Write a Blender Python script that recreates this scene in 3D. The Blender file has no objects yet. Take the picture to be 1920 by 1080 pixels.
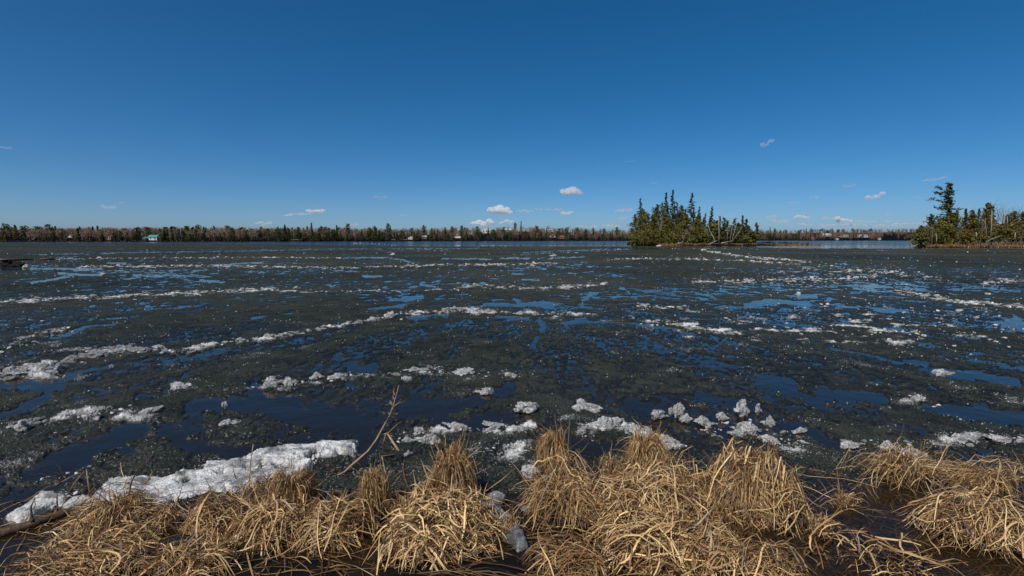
import bpy, math, random
import numpy as np
from mathutils import Vector

R = math.radians
random.seed(7)
rng = np.random.default_rng(11)
scene = bpy.context.scene
COL = scene.collection

# ------------------------------------------------------------------ camera, sky, sun, exposure
CAM_H = 1.7
PITCH = math.atan((540 - 449.5) / 960)
cam_d = bpy.data.cameras.new('camera')
cam = bpy.data.objects.new('camera', cam_d)
COL.objects.link(cam)
cam_d.sensor_width = 36
cam_d.lens = 18
cam_d.clip_start = 0.05
cam_d.clip_end = 90000
cam.location = (0, 0, CAM_H)
cam.rotation_euler = (math.pi / 2 - PITCH, 0, 0)
scene.camera = cam

SUN_EL = R(51)
SUN_AZ = R(-145)            # measured from +Y towards +X: behind the camera, a little to its left
sun_vec = Vector((math.sin(SUN_AZ) * math.cos(SUN_EL), math.cos(SUN_AZ) * math.cos(SUN_EL), math.sin(SUN_EL)))
world = bpy.data.worlds.new('World')
scene.world = world
world.use_nodes = True
wn = world.node_tree.nodes
wl = world.node_tree.links
wn.clear()
sky = wn.new('ShaderNodeTexSky')
sky.sky_type = 'NISHITA'
sky.sun_disc = False
sky.sun_elevation = SUN_EL
sky.sun_rotation = SUN_AZ
sky.altitude = 0
sky.air_density = 0.5
sky.dust_density = 1.0
sky.ozone_density = 4.0
bg = wn.new('ShaderNodeBackground')
bg.inputs['Strength'].default_value = 0.122
wo = wn.new('ShaderNodeOutputWorld')
sky_g = wn.new('ShaderNodeGamma')            # softer fall from horizon to zenith, deeper blue, as a polarised photograph has it
sky_g.inputs[1].default_value = 0.90
sky_s = wn.new('ShaderNodeHueSaturation')
sky_s.inputs['Saturation'].default_value = 1.385
sky_s.inputs['Hue'].default_value = 0.494
wl.new(sky.outputs[0], sky_g.inputs[0])
wl.new(sky_g.outputs[0], sky_s.inputs['Color'])
wl.new(sky_s.outputs[0], bg.inputs[0])
wl.new(bg.outputs[0], wo.inputs[0])

sun_d = bpy.data.lights.new('sun', 'SUN')
sun_d.energy = 4.8
sun_d.angle = R(0.5)
sun_d.color = (1.0, 0.94, 0.85)
sun = bpy.data.objects.new('sun', sun_d)
COL.objects.link(sun)
sun.rotation_euler = (-sun_vec).to_track_quat('-Z', 'Y').to_euler()

scene.render.engine = 'CYCLES'
scene.view_settings.view_transform = 'Standard'
scene.view_settings.look = 'None'
scene.view_settings.exposure = 0.0
scene.view_settings.gamma = 1.0
scene.view_settings.use_curve_mapping = False
scene.cycles.max_bounces = 8
scene.cycles.transparent_max_bounces = 16
scene.cycles.volume_bounces = 6
scene.cycles.sample_clamp_indirect = 6.0

# ------------------------------------------------------------------ helpers
SP, CP = math.sin(PITCH), math.cos(PITCH)


def ray(px, py):
    u = (px - 960) / 960
    v = (540 - py) / 960
    return u, CP + v * SP, -SP + v * CP


def at(px, py, z=0.0):
    """photo pixel -> point on the level z"""
    x, y, d = ray(px, py)
    t = (z - CAM_H) / d
    return Vector((x * t, y * t, z))


def atY(px, py, Y):
    """photo pixel -> point at forward distance Y"""
    x, y, d = ray(px, py)
    t = Y / y
    return Vector((x * t, Y, CAM_H + d * t))


def shoreline_py(px):
    return np.interp(px, [-900, 0, 400, 640, 800, 1000, 1200, 1450, 1700, 1780, 2700],
                     [452.8, 453.4, 453.2, 452.6, 452.1, 451.7, 451.4, 451.05, 451.0, 451.1, 452.0])


def mesh_np(name, V, F, mats, mat_idx=None, smooth=False, col=None, fattr=None):
    V = np.asarray(V, dtype=np.float32)
    F = np.asarray(F, dtype=np.int32)
    me = bpy.data.meshes.new(name)
    nf, k = F.shape
    me.vertices.add(len(V))
    me.vertices.foreach_set('co', V.ravel())
    me.loops.add(nf * k)
    me.loops.foreach_set('vertex_index', F.ravel())
    me.polygons.add(nf)
    me.polygons.foreach_set('loop_start', np.arange(0, nf * k, k, dtype=np.int32))
    me.polygons.foreach_set('loop_total', np.full(nf, k, dtype=np.int32))
    for m in mats:
        me.materials.append(m)
    if mat_idx is not None:
        me.polygons.foreach_set('material_index', np.asarray(mat_idx, dtype=np.int32))
    me.polygons.foreach_set('use_smooth', np.full(nf, smooth, dtype=bool))
    if col is not None:
        a = me.attributes.new('tint', 'FLOAT_COLOR', 'POINT')
        c = np.ones((len(V), 4), dtype=np.float32)
        c[:, :col.shape[1]] = col
        a.data.foreach_set('color', c.ravel())
    if fattr is not None:
        for kname, arr in fattr.items():
            a = me.attributes.new(kname, 'FLOAT', 'POINT')
            a.data.foreach_set('value', np.asarray(arr, dtype=np.float32))
    me.update(calc_edges=True)
    return me


def link(name, me, parent=None, loc=None, label=None, cat=None, group=None, kind=None):
    o = bpy.data.objects.new(name, me)
    COL.objects.link(o)
    if parent is not None:
        o.parent = parent
    if loc is not None:
        o.location = loc
    if label:
        o['label'] = label
    if cat:
        o['category'] = cat
    if group:
        o['group'] = group
    if kind:
        o['kind'] = kind
    return o


def tree_copy(src):
    c = src.copy()
    COL.objects.link(c)
    for ch in src.children:
        d = ch.copy()
        COL.objects.link(d)
        d.parent = c
    return c


class Soup:
    """collects triangles / quads (quads kept as two triangles) of one mesh"""
    def __init__(self):
        self.V, self.F, self.C, self.M = [], [], [], []
        self.n = 0

    def add(self, V, F, col=None, m=0):
        V = np.asarray(V, dtype=np.float32).reshape(-1, 3)
        F = np.asarray(F, dtype=np.int32).reshape(-1, 3)
        self.V.append(V)
        self.F.append(F + self.n)
        self.M.append(np.full(len(F), m, dtype=np.int32))
        if col is None:
            col = np.ones((len(V), 3), dtype=np.float32)
        col = np.asarray(col, dtype=np.float32)
        if col.ndim == 1:
            col = np.tile(col[None, :3], (len(V), 1))
        self.C.append(col[:, :3])
        self.n += len(V)

    def mesh(self, name, mats, smooth=False):
        if not self.V:
            self.add([[0, 0, 0], [0, 0, .001], [0, .001, 0]], [[0, 1, 2]])
        return mesh_np(name, np.concatenate(self.V), np.concatenate(self.F), mats,
                       np.concatenate(self.M), smooth, np.concatenate(self.C))


def tube(s, pts, rad, sides=5, col=None, m=0):
    pts = [Vector(p) for p in pts]
    n = len(pts)
    V = []
    ref = Vector((0.31, 0.17, 0.93)).normalized()
    for i, p in enumerate(pts):
        d = (pts[min(i + 1, n - 1)] - pts[max(i - 1, 0)]).normalized()
        a = d.cross(ref)
        if a.length < 0.15:
            a = d.cross(Vector((1, 0, 0)))
        a.normalize()
        b = d.cross(a)
        r = rad[i] if hasattr(rad, '__len__') else rad
        for k in range(sides):
            t = 2 * math.pi * k / sides
            V.append(p + a * (math.cos(t) * r) + b * (math.sin(t) * r))
    F = []
    for i in range(n - 1):
        for k in range(sides):
            a0, a1 = i * sides + k, i * sides + (k + 1) % sides
            b0, b1 = a0 + sides, a1 + sides
            F += [(a0, a1, b1), (a0, b1, b0)]
    for k in range(1, sides - 1):
        F.append((0, k + 1, k))
        F.append(((n - 1) * sides, (n - 1) * sides + k, (n - 1) * sides + k + 1))
    s.add([tuple(v) for v in V], F, col, m)


def box(s, lo, hi, col=None, m=0):
    x0, y0, z0 = lo
    x1, y1, z1 = hi
    V = [(x0, y0, z0), (x1, y0, z0), (x1, y1, z0), (x0, y1, z0), (x0, y0, z1), (x1, y0, z1), (x1, y1, z1), (x0, y1, z1)]
    Q = [(0, 3, 2, 1), (4, 5, 6, 7), (0, 1, 5, 4), (1, 2, 6, 5), (2, 3, 7, 6), (3, 0, 4, 7)]
    F = []
    for a, b, c, d in Q:
        F += [(a, b, c), (a, c, d)]
    s.add(V, F, col, m)


# numpy gradient noise -------------------------------------------------------
_perm = np.random.default_rng(5).permutation(4096).astype(np.int64)
_ang = np.random.default_rng(6).uniform(0, 2 * np.pi, 4096)
_gx, _gy = np.cos(_ang), np.sin(_ang)


def pnoise(x, y, seed=0):
    x = np.asarray(x, dtype=np.float64) + seed * 37.17
    y = np.asarray(y, dtype=np.float64) - seed * 19.73
    xi, yi = np.floor(x).astype(np.int64), np.floor(y).astype(np.int64)
    fx, fy = x - xi, y - yi
    u = fx * fx * fx * (fx * (fx * 6 - 15) + 10)
    v = fy * fy * fy * (fy * (fy * 6 - 15) + 10)

    def g(ix, iy, dx, dy):
        h = _perm[(_perm[ix & 4095] + iy) & 4095]
        return _gx[h] * dx + _gy[h] * dy
    a = g(xi, yi, fx, fy)
    b = g(xi + 1, yi, fx - 1, fy)
    c = g(xi, yi + 1, fx, fy - 1)
    d = g(xi + 1, yi + 1, fx - 1, fy - 1)
    return (a + u * (b - a) + v * ((c + u * (d - c)) - (a + u * (b - a)))) * 1.5


def fbm(x, y, octv=4, seed=0, gain=0.5):
    r = 0.0
    amp = 1.0
    f = 1.0
    for i in range(octv):
        r = r + amp * pnoise(x * f, y * f, seed + i * 3)
        amp *= gain
        f *= 2.03
    return r


# ------------------------------------------------------------------ materials
def new_mat(name):
    m = bpy.data.materials.new(name)
    m.use_nodes = True
    nt = m.node_tree
    nt.nodes.clear()
    out = nt.nodes.new('ShaderNodeOutputMaterial')
    return m, nt, out


def N(nt, t, **kw):
    n = nt.nodes.new(t)
    for k, v in kw.items():
        if k in n.inputs:
            n.inputs[k].default_value = v
        else:
            setattr(n, k, v)
    return n


def L(nt, a, b):
    nt.links.new(a, b)


def mat_simple(name, c, rough=0.8, c2=None, scale=4.0, bump=0.0, bscale=None, spec=0.3, translu=0.0, detail=4.0):
    """noise-varied principled; tint attribute multiplied in"""
    m, nt, out = new_mat(name)
    p = N(nt, 'ShaderNodeBsdfPrincipled', Roughness=rough)
    p.inputs['Specular IOR Level'].default_value = spec
    tc = N(nt, 'ShaderNodeTexCoord')
    no = N(nt, 'ShaderNodeTexNoise', Scale=scale, Detail=detail, Roughness=0.6)
    L(nt, tc.outputs['Object'], no.inputs['Vector'])
    rp = N(nt, 'ShaderNodeValToRGB')
    rp.color_ramp.elements[0].position = 0.32
    rp.color_ramp.elements[1].position = 0.68
    rp.color_ramp.elements[0].color = (*c, 1)
    rp.color_ramp.elements[1].color = (*(c2 or c), 1)
    L(nt, no.outputs['Fac'], rp.inputs[0])
    at_ = N(nt, 'ShaderNodeAttribute')
    at_.attribute_name = 'tint'
    mx = N(nt, 'ShaderNodeMix', data_type='RGBA', blend_type='MULTIPLY')
    mx.inputs[0].default_value = 1.0
    L(nt, rp.outputs[0], mx.inputs[6])
    L(nt, at_.outputs['Color'], mx.inputs[7])
    L(nt, mx.outputs[2], p.inputs['Base Color'])
    if bump:
        nb = N(nt, 'ShaderNodeTexNoise', Scale=bscale or scale * 4, Detail=4.0)
        L(nt, tc.outputs['Object'], nb.inputs['Vector'])
        b = N(nt, 'ShaderNodeBump', Strength=1.0, Distance=bump)
        L(nt, nb.outputs['Fac'], b.inputs['Height'])
        L(nt, b.outputs[0], p.inputs['Normal'])
    if translu:
        t = N(nt, 'ShaderNodeBsdfTranslucent')
        L(nt, mx.outputs[2], t.inputs[0])
        ms = N(nt, 'ShaderNodeMixShader')
        ms.inputs[0].default_value = translu
        L(nt, p.outputs[0], ms.inputs[1])
        L(nt, t.outputs[0], ms.inputs[2])
        L(nt, ms.outputs[0], out.inputs[0])
    else:
        L(nt, p.outputs[0], out.inputs[0])
    return m


def mat_water():
    m, nt, out = new_mat('lake_water')
    tc = N(nt, 'ShaderNodeTexCoord')
    n1 = N(nt, 'ShaderNodeTexNoise', Scale=3.0, Detail=3.0, Roughness=0.5)
    n2 = N(nt, 'ShaderNodeTexNoise', Scale=16.0, Detail=2.0)
    L(nt, tc.outputs['Object'], n1.inputs['Vector'])
    L(nt, tc.outputs['Object'], n2.inputs['Vector'])
    b1 = N(nt, 'ShaderNodeBump', Strength=1.0, Distance=0.010)
    b2 = N(nt, 'ShaderNodeBump', Strength=1.0, Distance=0.0012)
    L(nt, n1.outputs['Fac'], b1.inputs['Height'])
    L(nt, n2.outputs['Fac'], b2.inputs['Height'])
    L(nt, b1.outputs[0], b2.inputs['Normal'])
    fr = N(nt, 'ShaderNodeFresnel', IOR=1.33)
    L(nt, b2.outputs[0], fr.inputs['Normal'])
    gl = N(nt, 'ShaderNodeBsdfGlossy', Roughness=0.03)
    gl.inputs['Color'].default_value = (1.0, 0.95, 0.88, 1)
    L(nt, b2.outputs[0], gl.inputs['Normal'])
    tr = N(nt, 'ShaderNodeBsdfTransparent')
    tr.inputs['Color'].default_value = (0.72, 0.65, 0.57, 1)
    df = N(nt, 'ShaderNodeBsdfDiffuse')             # peat-brown matter hanging in the water
    df.inputs['Color'].default_value = (0.026, 0.018, 0.011, 1)
    mk = N(nt, 'ShaderNodeMixShader')
    mk.inputs[0].default_value = 0.42
    L(nt, tr.outputs[0], mk.inputs[1])
    L(nt, df.outputs[0], mk.inputs[2])
    mx = N(nt, 'ShaderNodeMixShader')
    L(nt, fr.outputs[0], mx.inputs[0])
    L(nt, mk.outputs[0], mx.inputs[1])
    L(nt, gl.outputs[0], mx.inputs[2])
    L(nt, mx.outputs[0], out.inputs[0])
    return m


def mat_slush():
    m, nt, out = new_mat('slush')
    p = N(nt, 'ShaderNodeBsdfDiffuse', Roughness=0.3)
    gl = N(nt, 'ShaderNodeBsdfGlossy', Roughness=0.16)
    tc = N(nt, 'ShaderNodeTexCoord')
    at_ = N(nt, 'ShaderNodeAttribute')
    at_.attribute_name = 'snow'
    # grains
    n1 = N(nt, 'ShaderNodeTexNoise', Scale=55.0, Detail=4.0, Roughness=0.7)
    n2 = N(nt, 'ShaderNodeTexNoise', Scale=2.2, Detail=6.0, Roughness=0.65)
    n3 = N(nt, 'ShaderNodeTexNoise', Scale=0.07, Detail=4.0, Roughness=0.6)
    vo = N(nt, 'ShaderNodeTexVoronoi', Scale=70.0)
    for n in (n1, n2, n3, vo):
        L(nt, tc.outputs['Object'], n.inputs['Vector'])
    dark = N(nt, 'ShaderNodeValToRGB')
    e = dark.color_ramp.elements
    e[0].position, e[0].color = 0.42, (0.004, 0.006, 0.006, 1)
    e[1].position, e[1].color = 0.66, (0.068, 0.073, 0.055, 1)
    ad = N(nt, 'ShaderNodeMath', operation='MULTIPLY_ADD')
    ad.inputs[1].default_value = 2.3
    L(nt, n1.outputs['Fac'], ad.inputs[0])
    L(nt, n2.outputs['Fac'], ad.inputs[2])
    ad2 = N(nt, 'ShaderNodeMath', operation='ADD')
    L(nt, ad.outputs[0], ad2.inputs[0])
    L(nt, n3.outputs['Fac'], ad2.inputs[1])
    dv = N(nt, 'ShaderNodeMath', operation='DIVIDE')
    L(nt, ad2.outputs[0], dv.inputs[0])
    dv.inputs[1].default_value = 4.3
    L(nt, dv.outputs[0], dark.inputs[0])
    # snow mask broken up by grain
    gm = N(nt, 'ShaderNodeMath', operation='MULTIPLY_ADD')
    L(nt, n1.outputs['Fac'], gm.inputs[0])
    gm.inputs[1].default_value = 1.5
    gm.inputs[2].default_value = -0.95
    sm = N(nt, 'ShaderNodeMath', operation='ADD', use_clamp=True)
    L(nt, gm.outputs[0], sm.inputs[0])
    L(nt, at_.outputs['Fac'], sm.inputs[1])
    mr = N(nt, 'ShaderNodeMapRange')
    mr.inputs[1].default_value = 0.15
    mr.inputs[2].default_value = 0.85
    L(nt, sm.outputs[0], mr.inputs[0])
    mx = N(nt, 'ShaderNodeMix', data_type='RGBA')
    L(nt, mr.outputs[0], mx.inputs[0])
    L(nt, dark.outputs[0], mx.inputs[6])
    mx.inputs[7].default_value = (0.55, 0.56, 0.57, 1)
    tk0 = N(nt, 'ShaderNodeAttribute')
    tk0.attribute_name = 'thick'
    tm = N(nt, 'ShaderNodeMapRange')
    tm.inputs[3].default_value = 0.22
    tm.inputs[4].default_value = 1.1
    L(nt, tk0.outputs['Fac'], tm.inputs[0])
    mt = N(nt, 'ShaderNodeMix', data_type='RGBA', blend_type='MULTIPLY')
    mt.inputs[0].default_value = 1.0
    L(nt, mx.outputs[2], mt.inputs[6])
    L(nt, tm.outputs[0], mt.inputs[7])
    L(nt, mt.outputs[2], p.inputs['Color'])
    b = N(nt, 'ShaderNodeBump', Strength=1.0, Distance=0.012)
    L(nt, n1.outputs['Fac'], b.inputs['Height'])
    b2 = N(nt, 'ShaderNodeBump', Strength=1.0, Distance=0.006)
    L(nt, vo.outputs['Distance'], b2.inputs['Height'])
    L(nt, b.outputs[0], b2.inputs['Normal'])
    L(nt, b2.outputs[0], p.inputs['Normal'])
    L(nt, b2.outputs[0], gl.inputs['Normal'])
    ms = N(nt, 'ShaderNodeMixShader')
    tk = N(nt, 'ShaderNodeAttribute')
    tk.attribute_name = 'thick'
    fr = N(nt, 'ShaderNodeFresnel', IOR=1.31)
    inv = N(nt, 'ShaderNodeMath', operation='SUBTRACT', use_clamp=True)
    inv.inputs[0].default_value = 1.0
    L(nt, tk.outputs['Fac'], inv.inputs[1])
    wet = N(nt, 'ShaderNodeMath', operation='MULTIPLY')
    L(nt, fr.outputs[0], wet.inputs[0])
    L(nt, inv.outputs[0], wet.inputs[1])
    wa = N(nt, 'ShaderNodeMath', operation='MULTIPLY_ADD', use_clamp=True)
    L(nt, wet.outputs[0], wa.inputs[0])
    wa.inputs[1].default_value = 0.55
    wa.inputs[2].default_value = 0.045
    L(nt, wa.outputs[0], ms.inputs[0])
    L(nt, p.outputs[0], ms.inputs[1])
    L(nt, gl.outputs[0], ms.inputs[2])
    L(nt, ms.outputs[0], out.inputs[0])
    return m


def mat_ice(name, c=(0.74, 0.745, 0.75), c_dark=(0.15, 0.16, 0.17), lo=0.27, hi=0.55, rough=0.28, scale=14.0, trans=0.18, bump=0.006):
    m, nt, out = new_mat(name)
    p = N(nt, 'ShaderNodeBsdfPrincipled', Roughness=rough, IOR=1.31)
    tc = N(nt, 'ShaderNodeTexCoord')
    n1 = N(nt, 'ShaderNodeTexNoise', Scale=scale, Detail=6.0, Roughness=0.65)
    n2 = N(nt, 'ShaderNodeTexNoise', Scale=90.0, Detail=3.0, Roughness=0.7)
    vo = N(nt, 'ShaderNodeTexVoronoi', Scale=75.0)
    for n in (n1, n2, vo):
        L(nt, tc.outputs['Object'], n.inputs['Vector'])
    rp = N(nt, 'ShaderNodeValToRGB')
    e = rp.color_ramp.elements
    e[0].position, e[0].color = lo, (*c_dark, 1)
    e[1].position, e[1].color = hi, (*c, 1)
    av = N(nt, 'ShaderNodeMath', operation='MULTIPLY_ADD')
    L(nt, n2.outputs['Fac'], av.inputs[0])
    av.inputs[1].default_value = 0.45
    sb = N(nt, 'ShaderNodeMath', operation='SUBTRACT')
    L(nt, n1.outputs['Fac'], sb.inputs[0])
    sb.inputs[1].default_value = 0.22
    L(nt, sb.outputs[0], av.inputs[2])
    L(nt, av.outputs[0], rp.inputs[0])
    L(nt, rp.outputs[0], p.inputs['Base Color'])
    n4 = N(nt, 'ShaderNodeTexNoise', Scale=scale * 0.6, Detail=5.0, Roughness=0.65)
    L(nt, tc.outputs['Object'], n4.inputs['Vector'])
    mr = N(nt, 'ShaderNodeMapRange')
    mr.inputs[1].default_value = 0.44
    mr.inputs[2].default_value = 0.62
    mr.inputs[4].default_value = 0.75
    L(nt, n4.outputs['Fac'], mr.inputs[0])
    L(nt, mr.outputs[0], p.inputs['Transmission Weight'])
    b = N(nt, 'ShaderNodeBump', Strength=1.0, Distance=bump)
    L(nt, n2.outputs['Fac'], b.inputs['Height'])
    b2 = N(nt, 'ShaderNodeBump', Strength=1.0, Distance=min(0.006, bump))
    L(nt, vo.outputs['Distance'], b2.inputs['Height'])
    L(nt, b.outputs[0], b2.inputs['Normal'])
    L(nt, b2.outputs[0], p.inputs['Normal'])
    t = N(nt, 'ShaderNodeBsdfTranslucent')
    L(nt, rp.outputs[0], t.inputs[0])
    ms = N(nt, 'ShaderNodeMixShader')
    ms.inputs[0].default_value = trans
    L(nt, p.outputs[0], ms.inputs[1])
    L(nt, t.outputs[0], ms.inputs[2])
    L(nt, ms.outputs[0], out.inputs[0])
    return m


def mat_cloud(name, dens):
    m, nt, out = new_mat(name)
    v = N(nt, 'ShaderNodeVolumePrincipled')
    v.inputs['Color'].default_value = (0.98, 0.98, 0.98, 1)
    v.inputs['Density'].default_value = dens
    v.inputs['Anisotropy'].default_value = 0.1
    L(nt, v.outputs[0], out.inputs['Volume'])
    return m


M_water = mat_water()
M_slush = mat_slush()
M_ice = mat_ice('white_ice')
M_grain = mat_ice('granular_ice', c=(0.74, 0.745, 0.75), c_dark=(0.10, 0.11, 0.12), lo=0.34, hi=0.56, scale=34.0, trans=0.2, bump=0.016)
M_iceclear = mat_ice('clear_ice', c=(0.40, 0.43, 0.46), c_dark=(0.08, 0.09, 0.10), lo=0.30, hi=0.75, rough=0.07, scale=6.0, trans=0.1, bump=0.0012)
M_mud = mat_simple('wet_mud', (0.020, 0.0135, 0.010), 0.6, (0.044, 0.028, 0.019), 7.0, 0.02, 25.0)
M_bed = mat_simple('lake_bed', (0.032, 0.028, 0.021), 0.9, (0.050, 0.040, 0.028), 0.6)
M_straw = mat_simple('dry_straw', (0.95, 0.95, 0.95), 0.45, (1.0, 1.0, 1.0), 9.0, spec=0.35, translu=0.2)
M_bark = mat_simple('bark', (0.06, 0.048, 0.038), 0.9, (0.13, 0.11, 0.095), 3.0)
M_deadwood = mat_simple('bleached_wood', (0.19, 0.17, 0.15), 0.8, (0.36, 0.33, 0.30), 3.0)
M_twig = mat_simple('twig_bark', (0.16, 0.10, 0.06), 0.7, (0.34, 0.24, 0.16), 30.0, 0.002, 120.0)
M_darktwig = mat_simple('dark_twig_bark', (0.04, 0.02, 0.014), 0.6, (0.12, 0.055, 0.03), 20.0, 0.002, 120.0)
M_log = mat_simple('wet_log', (0.030, 0.018, 0.010), 0.6, (0.11, 0.065, 0.035), 10.0, 0.01, 40.0)
M_rot = mat_simple('rotten_wood', (0.20, 0.065, 0.022), 0.75, (0.36, 0.14, 0.06), 14.0, 0.008, 60.0)
M_needle = mat_simple('needles', (0.75, 0.75, 0.75), 0.7, (1.1, 1.1, 1.1), 0.4, spec=0.2, translu=0.15)
M_forest = mat_simple('forest_floor', (0.075, 0.056, 0.042), 0.95, (0.165, 0.12, 0.08), 0.08, spec=0.1)
M_island = mat_simple('island_soil', (0.05, 0.035, 0.022), 0.95, (0.16, 0.10, 0.05), 0.6, 0.05, 2.0, spec=0.1)
M_rock = mat_simple('shore_rock', (0.025, 0.022, 0.018), 0.9, (0.07, 0.055, 0.04), 2.0, 0.05, 6.0)
M_wall = mat_simple('painted_siding', (0.95, 0.95, 0.95), 0.7, (1, 1, 1), 2.0)
M_glass = mat_simple('window_glass', (0.02, 0.025, 0.03), 0.1, (0.03, 0.035, 0.04), 1.0, spec=0.5)
M_hull = mat_simple('white_hull', (0.75, 0.76, 0.77), 0.4, (0.8, 0.8, 0.8), 2.0)

# ------------------------------------------------------------------ pixel <-> ground placement fields for the ice
def pix(X, Y, Z=0.0):
    dz = Z - CAM_H
    f = Y * CP - dz * SP
    u = X / f
    v = (Y * SP + dz * CP) / f
    return 960 + 960 * u, 540 - 960 * v


# ridges of broken ice: (points in the photo, half thickness, strength, chunks per 100 px, chunk size px, name)
RIDGES = [
    ([(-200, 572), (0, 568), (110, 562), (250, 556), (420, 548), (520, 543)], 4.5, 0.9, 16, (4, 12), 'left'),
    ([(520, 545), (640, 548), (760, 546), (860, 545)], 3, 0.5, 8, (3, 9), 'mid'),
    ([(150, 672), (240, 660), (330, 660), (440, 643), (530, 632), (620, 614), (690, 603), (735, 593)], 3.6, 0.9, 19, (4, 19), 'long'),
    ([(750, 590), (790, 586), (860, 583), (930, 587), (990, 590), (1040, 592), (1130, 590)], 4.5, 0.85, 18, (4, 14), 'curve'),
    ([(850, 583), (890, 583), (930, 587)], 4.5, 1.0, 26, (7, 18), 'curve'),
    ([(1195, 575), (1240, 577), (1290, 579)], 4, 0.7, 20, (4, 11), 'center'),
    ([(1215, 606), (1260, 610), (1300, 617), (1390, 629)], 4.5, 0.85, 22, (4, 14), 'center'),
    ([(0, 715), (50, 700), (100, 688), (200, 660), (250, 655)], 10, 0.7, 24, (6, 22), 'leftcluster'),
    ([(0, 660), (60, 640), (140, 610)], 9, 0.45, 10, (4, 12), 'leftcluster'),
    ([(470, 728), (540, 722), (600, 712), (680, 708), (760, 700), (870, 702), (960, 705)], 9, 0.5, 7, (6, 15), 'near'),
    ([(150, 500), (300, 500), (400, 499), (520, 501), (640, 503), (740, 500), (850, 497), (950, 496), (1050, 494)], 2.2, 0.9, 22, (2.5, 8), 'far'),
    ([(100, 487), (180, 485), (350, 484), (480, 483), (640, 484)], 1.2, 0.7, 12, (2, 7), 'far'),
    ([(640, 478), (760, 472), (840, 470)], 1.0, 0.4, 5, (2, 5), 'far'),
    ([(1318, 470), (1345, 474), (1380, 480), (1410, 483), (1440, 486), (1480, 488), (1520, 493)], 2.2, 1.0, 34, (3, 8), 'diag'),
    ([(1130, 487), (1200, 486), (1290, 486), (1400, 490), (1500, 496)], 2, 0.75, 18, (2.5, 8), 'far'),
    ([(1240, 466), (1300, 466), (1420, 467)], 0.9, 0.5, 8, (2, 4), 'far'),
    ([(1300, 530), (1400, 528), (1500, 526), (1570, 523), (1640, 520)], 5, 0.6, 18, (3, 10), 'right'),
    ([(1560, 510), (1620, 508), (1700, 516), (1760, 522)], 5, 0.5, 12, (3, 8), 'right'),
    ([(1680, 546), (1740, 556), (1790, 565), (1870, 573), (1930, 579), (2100, 590)], 4, 0.8, 22, (4, 12), 'right'),
    ([(1840, 532), (1890, 528), (1980, 526)], 5, 0.7, 18, (4, 10), 'right'),
    ([(660, 456), (690, 457), (720, 458), (742, 460)], 0.9, 1.0, 20, (2.5, 5), 'far'),
    ([(895, 461), (950, 461)], 0.7, 0.9, 16, (2, 4), 'far'),
    ([(960, 478), (1100, 473), (1160, 468)], 0.9, 0.5, 9, (2, 5), 'far'),
    ([(860, 536), (1000, 541), (1070, 539), (1130, 533)], 5, 0.55, 16, (3, 10), 'mid'),
    ([(1460, 512), (1560, 500)], 3, 0.4, 10, (2, 6), 'right'),
    ([(740, 825), (790, 815), (860, 806), (930, 803), (1000, 803)], 10, 0.8, 22, (3, 12), 'shore'),
    ([(1080, 812), (1140, 802), (1210, 812), (1260, 832)], 10, 0.8, 20, (3, 12), 'shore'),
    ([(1300, 800), (1380, 800), (1440, 822), (1500, 845)], 17, 0.6, 30, (3, 11), 'shore'),
    ([(1580, 835), (1680, 838), (1800, 828), (1930, 828)], 11, 0.65, 18, (3, 11), 'shoreright'),
    ([(1650, 770), (1720, 745), (1780, 770)], 7, 0.25, 4, (4, 9), 'shoreright'),
    ([(0, 815), (40, 800), (150, 785), (200, 770), (290, 772)], 10, 0.5, 6, (5, 14), 'nearleft'),
    ([(30, 970), (90, 945), (150, 930)], 16, 0.5, 6, (5, 12), 'nearleft'),
    ([(60, 900), (130, 890), (180, 875)], 9, 0.4, 4, (5, 10), 'nearleft'),
    ([(880, 850), (950, 840), (1000, 850)], 22, 0.5, 26, (3, 8), 'shore'),
]

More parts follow.
